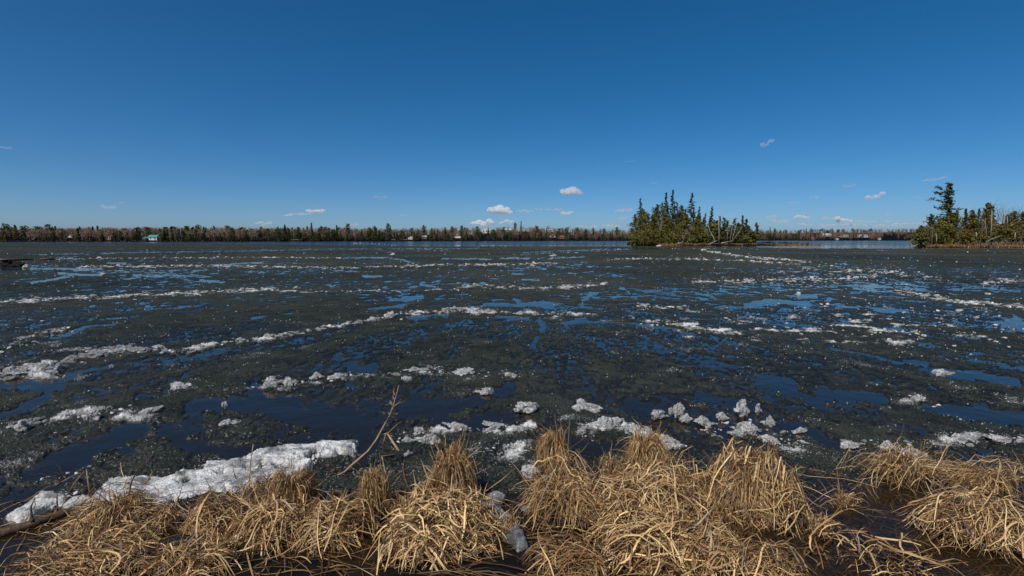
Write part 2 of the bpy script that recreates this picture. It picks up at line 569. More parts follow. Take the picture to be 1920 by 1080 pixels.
# open water leads: (points, half thickness px)
LEADS = [
    ([(1011, 600), (1020, 612), (1017, 621)], 6), ([(1005, 635), (1000, 645), (1003, 655)], 6), ([(990, 668), (975, 682), (969, 705), (968, 745)], 1.6),
    ([(40, 478), (300, 473), (640, 467), (900, 466)], 1.2),
    ([(0, 506), (130, 503), (190, 504)], 2.0), ([(140, 508), (185, 504)], 1.6), ([(60, 530), (100, 524), (135, 517)], 2.2), ([(110, 513), (135, 514), (190, 516)], 2.0),
    ([(250, 516), (320, 516), (370, 517)], 1.6), ([(375, 526), (420, 529)], 2.4), ([(200, 493), (235, 494)], 1.8), ([(400, 497), (490, 492)], 1.2),
    ([(640, 484), (730, 483), (760, 489), (775, 494)], 1.4), ([(830, 485), (920, 486)], 1.2), ([(940, 484), (1060, 484), (1110, 479)], 1.5), ([(980, 474), (1120, 468), (1280, 466)], 1.1),
    ([(680, 517), (715, 519)], 3), ([(790, 533), (815, 537)], 3.5), ([(870, 533), (910, 531)], 3), ([(980, 525), (1010, 525)], 2), ([(960, 514), (980, 514)], 1.6),
    ([(735, 562), (790, 557)], 5), ([(690, 579), (760, 573)], 3.5), ([(880, 575), (960, 571), (1040, 573)], 5), ([(965, 560), (980, 568), (1040, 570)], 4), ([(1090, 562), (1120, 552)], 3),
    ([(760, 595), (840, 590)], 4), ([(930, 594), (990, 601)], 3.5), ([(1040, 600), (1150, 604), (1280, 618)], 3.2), ([(1220, 613), (1300, 622)], 4),
    ([(460, 600), (520, 592), (545, 588)], 3), ([(95, 632), (160, 615), (215, 608)], 4), ([(90, 622), (98, 634)], 3),
    ([(1400, 572), (1440, 565), (1500, 570), (1515, 574)], 7), ([(1480, 556), (1530, 555)], 4), ([(1640, 582), (1700, 582)], 4), ([(1880, 608), (1990, 612)], 6),
    ([(1560, 656), (1630, 666), (1690, 678)], 4), ([(1345, 650), (1362, 632)], 2), ([(1700, 672), (1740, 680)], 5),
    ([(1760, 698), (1830, 706), (1900, 718)], 12), ([(1730, 768), (1820, 776), (1960, 782)], 13), ([(1430, 712), (1480, 726)], 13), ([(1490, 730), (1550, 770)], 5), ([(1540, 740), (1660, 745)], 12),
    ([(100, 860), (180, 830), (260, 800)], 19), ([(60, 890), (160, 858)], 14), ([(330, 830), (420, 850), (480, 845)], 12), ([(480, 740), (560, 775), (680, 800)], 19), ([(360, 765), (500, 755)], 14),
    ([(660, 690), (700, 688)], 8), ([(760, 770), (900, 750), (960, 730)], 14), ([(820, 780), (860, 800), (920, 785)], 14), ([(1180, 760), (1300, 800), (1420, 790)], 12), ([(0, 725), (110, 720)], 10), ([(0, 780), (50, 760), (90, 740)], 10),
    ([(1480, 800), (1560, 830), (1600, 850)], 10), ([(250, 745), (320, 735)], 6), ([(1050, 815), (1100, 840), (1200, 840)], 10), ([(700, 830), (680, 860)], 16),
    ([(1320, 470.5), (1180, 463)], 0.8), ([(620, 600), (660, 622), (705, 640)], 0.9), ([(1120, 640), (1150, 668), (1182, 702)], 0.9), ([(760, 640), (815, 690), (830, 735)], 0.9), ([(1250, 688), (1330, 700), (1400, 722)], 0.9), ([(1600, 690), (1700, 735)], 1.0), ([(300, 610), (420, 650)], 0.8), ([(1080, 690), (1010, 640)], 0.8),
]
BLOBS = [  # px, py, rx, ry, value : wide changes of coverage
    (330, 840, 330, 50, -0.22), (620, 800, 190, 60, -0.22), (900, 745, 140, 40, -0.14), (1500, 745, 230, 50, -0.12),
    (1830, 740, 200, 60, -0.14), (1450, 570, 200, 24, -0.25), (1650, 570, 260, 40, -0.20), (1000, 572, 230, 16, -0.22),
    (780, 560, 110, 22, -0.2), (1120, 690, 330, 60, 0.22), (560, 585, 260, 28, 0.45), (250, 620, 200, 24, 0.3),
    (1000, 470, 2500, 26, 0.7), (1270, 480, 200, 8, 0.5), (150, 740, 260, 30, -0.1), (1650, 625, 300, 40, 0.1), (330, 545, 300, 16, 0.1),
    (1500, 580, 460, 70, -0.05), (900, 560, 300, 40, 0.02), (1450, 840, 200, 40, 0.1), (1560, 870, 90, 30, 0.5), (950, 870, 60, 30, 0.35), (100, 960, 120, 40, 0.2), (280, 940, 200, 30, 0.15), (640, 870, 100, 20, 0.15),
]


def poly_dist(px, py, pts, reach):
    """distance in photo pixels to a polyline; inf where farther than reach"""
    xs = [p[0] for p in pts]
    ys = [p[1] for p in pts]
    d = np.full(px.shape, 1e9)
    sel = np.where((px > min(xs) - reach) & (px < max(xs) + reach) & (py > min(ys) - reach) & (py < max(ys) + reach))[0]
    if len(sel) == 0:
        return d
    qx, qy = px[sel], py[sel]
    best = np.full(len(sel), 1e9)
    for (x0, y0), (x1, y1) in zip(pts[:-1], pts[1:]):
        dx, dy = x1 - x0, y1 - y0
        t = np.clip(((qx - x0) * dx + (qy - y0) * dy) / (dx * dx + dy * dy + 1e-9), 0, 1)
        best = np.minimum(best, np.hypot(qx - x0 - t * dx, qy - y0 - t * dy))
    d[sel] = best
    return d


def cell_edges(x, y, seed):
    """distance to the borders of random plates (cells of size 1)"""
    xi, yi = np.floor(x).astype(np.int64), np.floor(y).astype(np.int64)
    f1 = np.full(x.shape, 9.0)
    f2 = np.full(x.shape, 9.0)
    cid = np.zeros(x.shape)
    for dx in (-1, 0, 1):
        for dy in (-1, 0, 1):
            h = _perm[(_perm[(xi + dx + seed) & 4095] + yi + dy) & 4095]
            px_ = xi + dx + 0.5 + 0.42 * _gx[h]
            py_ = yi + dy + 0.5 + 0.42 * _gy[h]
            d = np.hypot(px_ - x, py_ - y)
            f2 = np.minimum(f2, np.maximum(d, f1))
            cid = np.where(d < f1, (h & 255) / 255.0, cid)
            f1 = np.minimum(f1, d)
    return f2 - f1, cid


def ice_fields(X, Y, px, py):
    dist = np.hypot(X, Y)
    # streak coordinates: the wind rows fan out from a point far out on the lake
    cx, cy = 0.5, 18.0
    r = np.hypot(X - cx, Y - cy)
    th = np.arctan2(X - cx, cy - Y)
    nearw = np.clip((15 - Y) / 7, 0, 1)
    wx = 0.5 * fbm(X * 0.8, Y * 0.8, 3, 40)
    wy = 0.5 * fbm(X * 0.8, Y * 0.8, 3, 50)
    near = fbm(r * 0.42 + wx * 0.6, th * 11.0 + wy * 0.5, 5, 1, 0.6)
    far = fbm(X * 0.22 + wx * 0.5, Y * 0.22 + wy * 0.5, 5, 9, 0.62)
    big = fbm(X * 0.06, Y * 0.06, 3, 22)
    fine = 1.5 * fbm(r * 5.5, th * 105.0, 3, 30, 0.75) * nearw + fbm(X * 2.0, Y * 1.6, 3, 33, 0.7) * (1 - nearw)
    cov = 0.28 + 0.25 * (1 - nearw) + 0.55 * (near * nearw + far * (1 - nearw)) + 0.25 * big + (0.36 + 0.36 * (1 - nearw)) * fine
    for bx, by, rx, ry, val in BLOBS:
        cov = cov + val * np.exp(-((px - bx) / rx) ** 2 - ((py - by) / ry) ** 2)
    snow = np.zeros_like(cov)
    jx = px + 7 * fbm(X * 1.3, Y * 1.3, 3, 60) * np.clip(8 / dist, 0.25, 1.2)
    jy = py + 7 * fbm(X * 1.3, Y * 1.3, 3, 66) * np.clip(8 / dist, 0.15, 1.2)
    for pts, w, stg, _, _, _ in RIDGES:
        d = poly_dist(jx, jy, pts, w * 4)
        g = stg * np.exp(-(d / w) ** 2)
        snow = np.maximum(snow, g)
        cov = cov + 0.6 * g
    for pts, w in LEADS:
        d = poly_dist(jx, jy, pts, w * 3 + 4)
        mid_ = min(p_[1] for p_ in pts) < 665
        cov = cov - (1.35 if mid_ else 1.1) * np.exp(-(d / (w * (0.75 if mid_ and w > 2.5 else 1))) ** 4)
    # plates: hairline cracks, some of them opened
    e1, plate = cell_edges(X * 0.42 + 0.5 * wx, Y * 0.30 + 0.5 * wy, 3)
    gate = np.clip(0.5 + 1.6 * fbm(X * 0.35, Y * 0.35, 2, 170), 0, 1)
    cov = cov - 0.75 * gate * np.exp(-(e1 / (0.012 + 0.0025 * np.clip(dist, 0, 30))) ** 2)
    patch = fbm(X * 1.9, Y * 1.9, 4, 80, 0.65)
    # loose white crumble between the ridges on the right
    reg = 0.75 * np.exp(-((px - 1600) / 330) ** 2 - ((py - 612) / 34) ** 2) + 0.4 * np.exp(-((px - 1550) / 300) ** 2 - ((py - 530) / 22) ** 2) \
        + 0.5 * np.exp(-((px - 60) / 160) ** 2 - ((py - 690) / 40) ** 2) + 0.25 * np.exp(-((px - 200) / 300) ** 2 - ((py - 790) / 30) ** 2) \
        + 0.35 * np.exp(-((px - 1350) / 450) ** 2 - ((py - 825) / 26) ** 2) + 0.22
    snow = snow * (0.42 + 0.7 * patch + 0.75 * fbm(X * 6, Y * 6, 3, 84, 0.7) * np.clip(14 / dist, 0.2, 1)) + np.clip(reg * (patch - 0.12) * 1.6, 0, 0.9)
    return cov, np.clip(snow, 0, 1), plate


# ------------------------------------------------------------------ setting: sheets of ground, bed and water
def sheet(name, x0, x1, y0, y1, z, mat, kind='structure'):
    me = mesh_np(name, [(x0, y0, z), (x1, y0, z), (x1, y1, z), (x0, y1, z)], [[0, 1, 2, 3]], [mat])
    return link(name, me, kind=kind)


sheet('ground', -45000, 45000, -45000, 45000, -6.0, M_forest)
sheet('lake_water', -4000, 4000, -1.0, 4000, 0.0, M_water)


M_ripple, nt_, out_ = new_mat('rippled_water')
tc_ = N(nt_, 'ShaderNodeTexCoord')
w1_ = N(nt_, 'ShaderNodeTexNoise', Scale=1.1, Detail=3.0, Roughness=0.55)
L(nt_, tc_.outputs['Object'], w1_.inputs['Vector'])
wb_ = N(nt_, 'ShaderNodeBump', Strength=1.0, Distance=0.55)
L(nt_, w1_.outputs['Fac'], wb_.inputs['Height'])
wp_ = N(nt_, 'ShaderNodeBsdfPrincipled', Roughness=0.08, IOR=1.33)
wp_.inputs['Base Color'].default_value = (0.006, 0.010, 0.014, 1)
L(nt_, wb_.outputs[0], wp_.inputs['Normal'])
L(nt_, wp_.outputs[0], out_.inputs[0])
sheet('open_water', -4000, 4000, 163, 4000, 0.004, M_ripple)


def bank_z(X, Y):
    base = np.interp(Y, [-60, -3, 1.0, 2.2, 2.9, 3.6, 4.6, 6.5, 12, 40], [2.2, 0.75, 0.30, 0.06, -0.02, -0.12, -0.32, -0.8, -2.2, -3.5])
    right = 0.10 * np.clip((X - 1.2) / 1.2, 0, 1) * np.clip(Y / 2, 0, 1)
    return base - right + 0.05 * fbm(X * 1.3, Y * 1.3, 3, 90) * np.clip(Y, 0.3, 1)


gx = np.concatenate([np.linspace(-60, -8, 27), np.linspace(-7.8, 7.8, 160), np.linspace(8, 60, 27)])
gy = np.concatenate([np.linspace(-60, -2, 20), np.linspace(-1.6, 6, 96), np.linspace(6.5, 40, 20)])
GX, GY = np.meshgrid(gx, gy)
GZ = bank_z(GX, GY)
nx, ny = len(gx), len(gy)
idx = np.arange(nx * ny).reshape(ny, nx)
quads = np.stack([idx[:-1, :-1], idx[:-1, 1:], idx[1:, 1:], idx[1:, :-1]], -1).reshape(-1, 4)
link('shore_ground', mesh_np('shore_ground', np.stack([GX, GY, GZ], -1).reshape(-1, 3), quads, [M_mud], smooth=True), kind='structure')
sheet('lake_bed', -4000, 4000, 30, 4000, -3.2, M_bed)

# slush: one sheet of rotten ice whose surface dips below the water where the lake is open
PY = np.arange(1000, 455.5, -1.05)
PX = np.arange(-220, 2141, 1.9)
gpx, gpy = np.meshgrid(PX, PY)
u = (gpx - 960) / 960
v = (540 - gpy) / 960
t = -CAM_H / (-SP + v * CP)
SX, SY = (u * t), ((CP + v * SP) * t)
shp = SX.shape
cov, snow, plate = ice_fields(SX.ravel(), SY.ravel(), gpx.ravel(), gpy.ravel())
X1, Y1 = SX.ravel(), SY.ravel()
dist1 = np.hypot(X1, Y1)
# no slush on the wind-roughened open water in front of the far shore, nor behind the island
pxr, pyr = gpx.ravel(), gpy.ravel()
lim = np.interp(pxr, [-300, 300, 640, 800, 1180, 1400, 1500, 2200], [454, 455, 459, 461.5, 461.5, 463, 465.5, 466])
cov = cov - 3.0 * np.clip((lim - pyr) / 0.8 + 0.5, 0, 1)
# grass edge keeps a ragged water margin
cov = cov - np.clip((pyr - (905 + 40 * fbm(X1 * 0.8, Y1 * 0.5, 2, 70))) / 40, 0, 2)
grain = pnoise(X1 * 38, Y1 * 38, 101) * 0.6 + pnoise(X1 * 75, Y1 * 75, 102) * 0.5
near = np.clip(14 / dist1, 0.15, 1)
Z1 = np.clip(cov, -0.5, 0.28) * 0.055 + np.where(cov > -0.1, grain * 0.011 * near, 0) + np.clip(snow, 0, 1) * np.clip(cov + 0.2, 0, 1) * 0.035 * (0.6 + np.abs(grain))
Z1 = np.clip(Z1, -0.02, 0.12)
thick = np.clip(cov / 0.5 + 0.25 * fbm(X1 * 0.5, Y1 * 0.5, 4, 160) + 0.2 * grain * near + 0.5 * snow + 0.38 * (plate - 0.5), 0, 1)
keep_v = (Z1 > -0.004)
idx = np.arange(len(Z1)).reshape(shp)
q = np.stack([idx[:-1, :-1], idx[:-1, 1:], idx[1:, 1:], idx[1:, :-1]], -1).reshape(-1, 4)
q = q[keep_v[q].any(1)]
used = np.unique(q)
remap = np.full(len(Z1), -1, dtype=np.int64)
remap[used] = np.arange(len(used))
me = mesh_np('slush_ice', np.stack([X1, Y1, Z1], -1)[used], remap[q], [M_slush], smooth=True, fattr={'snow': snow[used], 'thick': thick[used]})
link('slush_ice', me, kind='stuff', label='dark grey rotten slush ice floating over the whole lake', cat='slush ice')
print('slush quads', len(q))

# ------------------------------------------------------------------ ice chunks
def ico(sub):
    import bmesh
    bm = bmesh.new()
    bmesh.ops.create_icosphere(bm, subdivisions=sub, radius=1)
    V = np.array([v.co[:] for v in bm.verts])
    F = np.array([[v.index for v in f.verts] for f in bm.faces])
    bm.free()
    return V, F


ICO = {s: ico(s) for s in (1, 2, 3, 4)}


def chunk_verts(seed, sub, planes=10, rough=0.17, jag=0.28):
    """a broken lump: sphere cut by random planes, then roughened"""
    g = np.random.default_rng(seed)
    V, F = ICO[sub]
    n = g.normal(size=(planes, 3))
    n /= np.linalg.norm(n, axis=1)[:, None]
    h = g.uniform(0.45, 0.95, planes)
    dots = V @ n.T
    rad = np.where(dots > 0.05, h[None] / np.maximum(dots, 0.05), 9).min(1)
    rad = np.minimum(rad, 1.15)
    o = g.uniform(0, 50, 3)
    nz = pnoise(V[:, 0] * 2.2 + o[0] + V[:, 2] * 1.3, V[:, 1] * 2.2 + o[1] - V[:, 2] * 1.7) * jag
    nz2 = pnoise(V[:, 0] * 6.2 + o[1] + V[:, 2] * 5, V[:, 1] * 6.2 + o[2] - V[:, 2] * 4) * rough
    sp = np.abs(pnoise(V[:, 0] * 4 + o[2] + V[:, 2] * 1.5, V[:, 1] * 4 + o[0] - V[:, 2])) * (0.36 if seed % 3 else 0.12) * np.clip(V[:, 2] + 0.4, 0, 1)
    nz3 = pnoise(V[:, 0] * 15 + o[1] + V[:, 2] * 12, V[:, 1] * 15 + o[2] - V[:, 2] * 11) * rough * 0.6
    return V * (rad + nz + nz2 + nz3 - sp)[:, None], F


NVAR = 14
CH_MESH = {}
for s in (2, 3, 4):
    CH_MESH[s] = []
    for i in range(NVAR):
        V, F = chunk_verts(100 + i, s)
        CH_MESH[s].append((V, F))


def chunk_object(px, py, w, h, label, group=None, mat=None, seed=None, rot=None, sub=3, tilt=None, depth=None, name='ice_chunk'):
    """px,py: bottom centre in the photo; w,h: size in the photo"""
    p = at(px, py)
    d = math.hypot(p.x, p.y)
    sc = math.hypot(d, CAM_H) / 960
    hw = w * sc / 2 * 0.94
    hh = h * sc * 0.74
    g = np.random.default_rng(seed if seed is not None else int(px * 13 + py * 7))
    if tilt is None:
        tilt = g.uniform(-0.2, 0.2)
    dp = depth if depth is not None else hw * g.uniform(0.5, 0.85)
    if mat is None or mat is M_ice:
        # a lump fallen apart into crystals: one core, angular pieces around it, crumbs at the foot
        Vs, Fs, nn = [], [], 0
        core = g.uniform(-0.3, 0.3)
        npc = 15 if sub >= 4 else 8
        for q in range(npc):
            if q == 0:
                c0, r0 = np.array([core, 0, 0.05]), np.array([0.62, 0.62, g.uniform(0.62, 0.9)])
            else:
                a = g.uniform(0, 6.283)
                rr_ = g.uniform(0.25, 1.0)
                c0 = np.array([rr_ * math.cos(a) * 0.85, rr_ * math.sin(a) * 0.8, 0.0])
                f = g.uniform(0.16, 0.42) * (1.15 - 0.5 * rr_)
                hfac = np.clip(1.1 - abs(c0[0] - core), 0.25, 1)
                r0 = np.array([f * g.uniform(0.8, 1.5), f, hfac * g.uniform(0.3, 0.62)])
            v_, f_ = chunk_verts(int(g.integers(1e6)), sub - 1 if q else sub, planes=int(g.integers(8, 15)), rough=0.2 if q == 0 else 0.15, jag=0.16)
            Vs.append(v_ * r0 + c0)
            Fs.append(f_ + nn)
            nn += len(v_)
        V, F = np.concatenate(Vs), np.concatenate(Fs)
    else:
        V, F = chunk_verts(int(g.integers(1e6)), sub, rough=0.04 if mat is M_iceclear else 0.17, jag=0.12 if mat is M_iceclear else 0.28)
    V = V * np.array([hw, dp, hh])
    c, s_ = math.cos(tilt), math.sin(tilt)
    V = np.stack([V[:, 0] * c - V[:, 2] * s_, V[:, 1], V[:, 0] * s_ + V[:, 2] * c], -1)
    r = rot if rot is not None else g.uniform(-0.5, 0.5)
    c, s_ = math.cos(r), math.sin(r)
    V = np.stack([V[:, 0] * c - V[:, 1] * s_, V[:, 0] * s_ + V[:, 1] * c, V[:, 2]], -1)
    me = mesh_np(name, V, F, [M_grain if mat is None or mat is M_ice else mat], smooth=False)
    return link(name, me, None, (p.x, p.y + dp * 0.5, hh * 0.45), label, 'ice chunk', group)


HERO = [
    (987, 776, 62, 26, 'wide frosted ice chunk standing alone right of the winding crack'),
    (1090, 772, 46, 22, 'low frosted ice lump with a slanting slab rising behind it'),
    (1106, 772, 56, 16, 'slanting flat ice slab leaning down to the right beside the low lump'),
    (1271, 786, 46, 36, 'tallest craggy white ice chunk rising above the shore ice'),
    (1235, 786, 44, 18, 'low jagged ice chunk leaning against the tallest craggy one'),
    (1288, 794, 30, 16, 'small ragged ice piece at the foot of the tallest craggy chunk'),
    (1394, 782, 32, 30, 'pointed pyramid shaped ice chunk above the right tussock'),
    (1422, 777, 18, 18, 'small upright bright ice piece beside the pyramid shaped chunk'),
    (1441, 800, 26, 20, 'rounded bright ice lump just below the pyramid shaped chunk'),
    (1322, 800, 38, 18, 'grey topped ice lump midway between the tall chunk and the pyramid'),
    (1356, 790, 26, 15, 'small shiny ice lump with a bright front, left of the pyramid'),
    (1135, 808, 84, 22, 'long white ice ridge lying behind the middle tussocks'),
    (1195, 818, 50, 20, 'white ice lump just behind the small drooping tussock at centre right'),
    (1252, 842, 72, 24, 'arched white ice piece right of the small drooping tussock'),
    (1412, 815, 48, 22, 'spread of crumbly ice with a knob, below the pyramid chunk'),
    (1380, 820, 34, 16, 'crumbly grey ice mound left of the knobbed spread'),
    (1452, 835, 48, 14, 'long flat white ice piece above the right hand tussock'),
    (1503, 812, 36, 8, 'thin flat white ice piece in dark water right of the rounded lump'),
    (786, 816, 30, 16, 'rounded white ice lump at the top of the pile behind the branch'),
    (800, 836, 62, 22, 'largest white ice lump of the pile behind the drooping tussock'),
    (765, 832, 26, 12, 'small grey ice lump at the left of the pile by the branch'),
    (766, 858, 20, 16, 'small clear ice lump in dark water below the pile'),
    (856, 808, 58, 13, 'long low ice lump left in the row behind the drooping tussock'),
    (928, 806, 62, 12, 'long low ice lump in the middle of the row'),
    (972, 812, 42, 14, 'slanting ice piece at the right end of the row'),
    (511, 727, 36, 22, 'large bright faceted ice chunk in open dark water left of centre'),
    (541, 727, 28, 16, 'smaller grey ice chunk right beside the bright faceted one'),
    (592, 713, 26, 14, 'square ended ice chunk at the left end of the low ridge'),
    (630, 713, 58, 13, 'long low ice ridge piece right of the square ended chunk'),
    (761, 716, 26, 15, 'small peaked ice chunk just above the tip of the bare branch'),
    (770, 698, 40, 10, 'flat dark ice lump behind the small peaked chunk'),
    (868, 706, 66, 11, 'long flat frosted ice piece left of the crack'),
    (956, 708, 22, 10, 'small bright ice piece touching the left side of the crack'),
    (908, 740, 44, 11, 'flat frosted ice piece floating left below the crack'),
    (334, 732, 40, 11, 'flat white ice piece floating alone in the left open water'),
    (733, 597, 30, 16, 'largest block of the long ridge, tilted up at its end'),
    (700, 603, 20, 9, 'rounded ice lump next to the tilted end block'),
    (890, 588, 60, 11, 'broad white heap on the curved ridge left of centre'),
    (914, 588, 26, 10, 'small white lump at the right of the broad heap'),
    (446, 641, 26, 9, 'flat tipped ice slab on the long ridge'),
    (430, 798, 36, 11, 'white ice piece floating alone over the left dark water'),
    (421, 766, 14, 16, 'thin upright ice sliver in the left dark water'),
    (275, 778, 44, 12, 'frosty crest on the left slush patch'),
    (165, 792, 40, 18, 'frosty mound at the left end of the slush patch'),
    (38, 812, 26, 18, 'upright grey ice lump near the left edge'),
    (66, 702, 70, 20, 'large crumbly white heap at the left edge'),
    (20, 706, 44, 14, 'low crumbly ice heap cut by the left edge'),
    (210, 666, 44, 12, 'long grey ice piece right of the left edge heap'),
    (292, 655, 26, 9, 'ice lump standing over a blue lead on the left'),
    (1672, 850, 36, 17, 'pale upright ice slab behind the sparse right tussock'),
    (1715, 860, 44, 14, 'low ice shard among the sparse right tussock'),
    (1822, 832, 64, 12, 'long flat ice piece near the right edge'),
    (1882, 832, 44, 12, 'short flat ice piece close to the right edge'),
    (1602, 842, 44, 10, 'flat white ice piece left of the sparse right tussock'),
    (1775, 708, 30, 14, 'lone crumbly ice mound beside the right open lead'),
    (1726, 755, 34, 10, 'slanting white ice piece in the slush at far right'),
    (555, 543, 16, 7, 'lone white ice block in the middle distance left of centre'),
    (193, 516, 15, 5, 'lone flat white ice block far out at left'),
    (880, 541, 22, 8, 'rounded white ice lump at mid lake beside a blue patch'),
    (1132, 536, 22, 9, 'white ice lump in the mid lake field right of centre'),
    (1060, 543, 40, 10, 'wide crumbled white heap at mid lake'),
    (1000, 500, 14, 5, 'small white block behind the far straight ridge'),
    (1036, 481, 18, 5, 'tilted flat white slab far out at centre'),
    (735, 480, 14, 6, 'small white block far out near a thin blue lead'),
]
for i, (px, py, w, h, lab) in enumerate(HERO):
    chunk_object(px, py, w, h, lab, seed=500 + i, sub=4 if w > 16 and py > 690 else 3)

GROUPS = {
    'left': ('small white ice chunk in the ridge crossing the left mid lake', 'ice chunks of the left mid lake ridge'),
    'mid': ('small white ice chunk in the scattered mid lake rows', 'ice chunks of the mid lake rows'),
    'long': ('white ice chunk in the long slanting ridge left of centre', 'ice chunks of the long slanting ridge'),
    'curve': ('white ice chunk in the curved ridge before the crack', 'ice chunks of the curved ridge'),
    'center': ('white ice chunk in the short ridges right of the crack', 'ice chunks of the short ridges'),
    'leftcluster': ('crumbly white ice chunk in the cluster at the left edge', 'ice chunks of the left edge cluster'),
    'near': ('small frosted ice chunk in the low row above the branch tip', 'ice chunks of the low row'),
    'diag': ('white ice chunk in the slanting far ridge before the island', 'ice chunks of the ridge before the island'),
    'right': ('white ice chunk in the broken rows on the right mid lake', 'ice chunks of the right mid lake rows'),
    'shore': ('small clear ice chunk in the slush behind the tussocks', 'ice chunks behind the tussocks'),
    'shoreright': ('small ice chunk in the slush along the right shore', 'ice chunks along the right shore'),
    'nearleft': ('small frosted ice chunk in the near left slush', 'ice chunks of the near left slush'),
}
cands = []
for pts, w, stg, dens, (smin, smax), tag_ in RIDGES:
    for (x0, y0), (x1, y1) in zip(pts[:-1], pts[1:]):
        n = max(1, int(math.hypot(x1 - x0, (y1 - y0)) / 100 * dens + rng.uniform(0, 1)))
        for _ in range(n):
            tt = rng.uniform()
            s = smin + (smax - smin) * rng.uniform() ** 2.6
            third = ('left part', 'middle', 'right part')[min(2, int(3 * (x0 + (x1 - x0) * tt - pts[0][0]) / max(1, pts[-1][0] - pts[0][0])))]
            cands.append((x0 + (x1 - x0) * tt + rng.normal() * w * 0.6, y0 + (y1 - y0) * tt + rng.normal() * w * 0.42, s, tag_, third))
# looser crumbs of chunk size spread over the whole mid lake
for _ in range(240):
    px = rng.uniform(-150, 2070)
    py = 470 + 170 * rng.uniform() ** 1.3
    if px < 1150 and py > 560 and rng.uniform() < 0.6:
        continue
    cands.append((px, py, (1.0 + 4 * rng.uniform() ** 4) * (0.6 + (py - 450) / 160), 'loose', ''))
for _ in range(260):
    px, py = rng.normal(1610, 230), rng.normal(610, 26)
    cands.append((px, py, 2 + 7 * rng.uniform() ** 3, 'right', 'middle'))
cands = [c for c in cands if c[1] >= 454.5]
cands.sort(key=lambda c: -c[2])
_cp = [at(c[0], c[1]) for c in cands]
_cv, _sn, _ = ice_fields(np.array([p.x for p in _cp]), np.array([p.y for p in _cp]), np.array([c[0] for c in cands]), np.array([c[1] for c in cands]))
ZC = np.clip(_cv, 0, 0.28) * 0.055 + _sn * np.clip(_cv + 0.2, 0, 1) * 0.03
singles = 0
S = Soup()
CH_OBJ = [mesh_np('ice_chunk', *CH_MESH[2][i], [M_ice]) for i in range(NVAR)]
CH_OBJ3 = [mesh_np('ice_chunk', *CH_MESH[3][i], [M_grain]) for i in range(NVAR)]
for (px, py, s, tag_, third), zc in zip(cands, ZC):
    if py < 454.5:
        continue
    p = at(px, py)
    d = math.hypot(p.x, p.y)
    sc = math.hypot(d, CAM_H) / 960
    hw = s * sc / 2
    k = int(rng.integers(NVAR))
    dims = (hw, hw * rng.uniform(0.5, 0.95), hw * rng.uniform(0.25, 0.6))
    rz = rng.uniform(0, 6.28)
    if singles < 220 and tag_ in GROUPS and s > 5.5:
        singles += 1
        o = link('ice_chunk', CH_OBJ3[k] if s > 9 else CH_OBJ[k], None, (p.x, p.y, zc + dims[2] * 0.4), GROUPS[tag_][0].replace('small ', 'larger ' if s > 8 else 'small ') + ', ' + third + (' and larger' if s > 8 and 'larger' not in GROUPS[tag_][0] and 'small' not in GROUPS[tag_][0] else ''), 'ice chunk', GROUPS[tag_][1] + ', ' + third + (', larger' if s > 8 else ''))
        o.scale = dims
        o.rotation_euler = (rng.uniform(-.3, .3), rng.uniform(-.3, .3), rz)
    else:
        V, F = CH_MESH[2][k] if s > 5 else chunk_verts(300 + k, 1)
        c, s_ = math.cos(rz), math.sin(rz)
        V = V * np.array(dims)
        V = np.stack([V[:, 0] * c - V[:, 1] * s_ + p.x, V[:, 0] * s_ + V[:, 1] * c + p.y, V[:, 2] + zc + dims[2] * 0.4], -1)
        S.add(V, F)
link('ice_rubble', S.mesh('ice_rubble', [M_ice]), kind='stuff', label='countless small white ice fragments scattered over the lake', cat='ice rubble')
print('singles', singles, 'cands', len(cands))

# glittering crumbs on the slush
NCR = 60000
cpx = rng.uniform(-150, 2070, NCR * 3)
cpy = 470 + 430 * rng.uniform(0, 1, NCR * 3) ** 0.85
uu = (cpx - 960) / 960
vv = (540 - cpy) / 960
tt = -CAM_H / (-SP + vv * CP)
CX, CY = uu * tt, (CP + vv * SP) * tt
ccov, csnow, _ = ice_fields(CX, CY, cpx, cpy)
ok = (ccov > 0.0) & (rng.uniform(0, 1, len(CX)) < (0.025 + 1.7 * csnow) * np.clip(1.2 - (cpy - 640) / 700, .5, 1))
CX, CY, cpy = CX[ok][:NCR], CY[ok][:NCR], cpy[ok][:NCR]
n = len(CX)
dd = np.sqrt(CX ** 2 + CY ** 2 + CAM_H ** 2)
sz = dd / 960 * (0.24 + 1.1 * rng.uniform(0, 1, n) ** 6)
octv = np.array([[1, 0, 0], [-1, 0, 0], [0, 1, 0], [0, -1, 0], [0, 0, 1], [0, 0, -1]], dtype=np.float64)
octf = np.array([[0, 2, 4], [2, 1, 4], [1, 3, 4], [3, 0, 4], [2, 0, 5], [1, 2, 5], [3, 1, 5], [0, 3, 5]])
q_ = rng.normal(size=(n, 4))
q_ /= np.linalg.norm(q_, axis=1)[:, None]
w_, x_, y_, z_ = q_.T
Rm = np.stack([1 - 2 * (y_ ** 2 + z_ ** 2), 2 * (x_ * y_ - z_ * w_), 2 * (x_ * z_ + y_ * w_), 2 * (x_ * y_ + z_ * w_), 1 - 2 * (x_ ** 2 + z_ ** 2),
               2 * (y_ * z_ - x_ * w_), 2 * (x_ * z_ - y_ * w_), 2 * (y_ * z_ + x_ * w_), 1 - 2 * (x_ ** 2 + y_ ** 2)], -1).reshape(n, 3, 3)
ov = octv[None] * rng.uniform(0.5, 1.2, (n, 6, 1)) * sz[:, None, None]
ov = np.einsum('nij,nkj->nki', Rm, ov) + np.stack([CX, CY, np.clip(ccov[ok][:NCR], 0, .28) * 0.055 + csnow[ok][:NCR] * np.clip(ccov[ok][:NCR] + .2, 0, 1) * 0.03 + sz * 0.5], -1)[:, None, :]
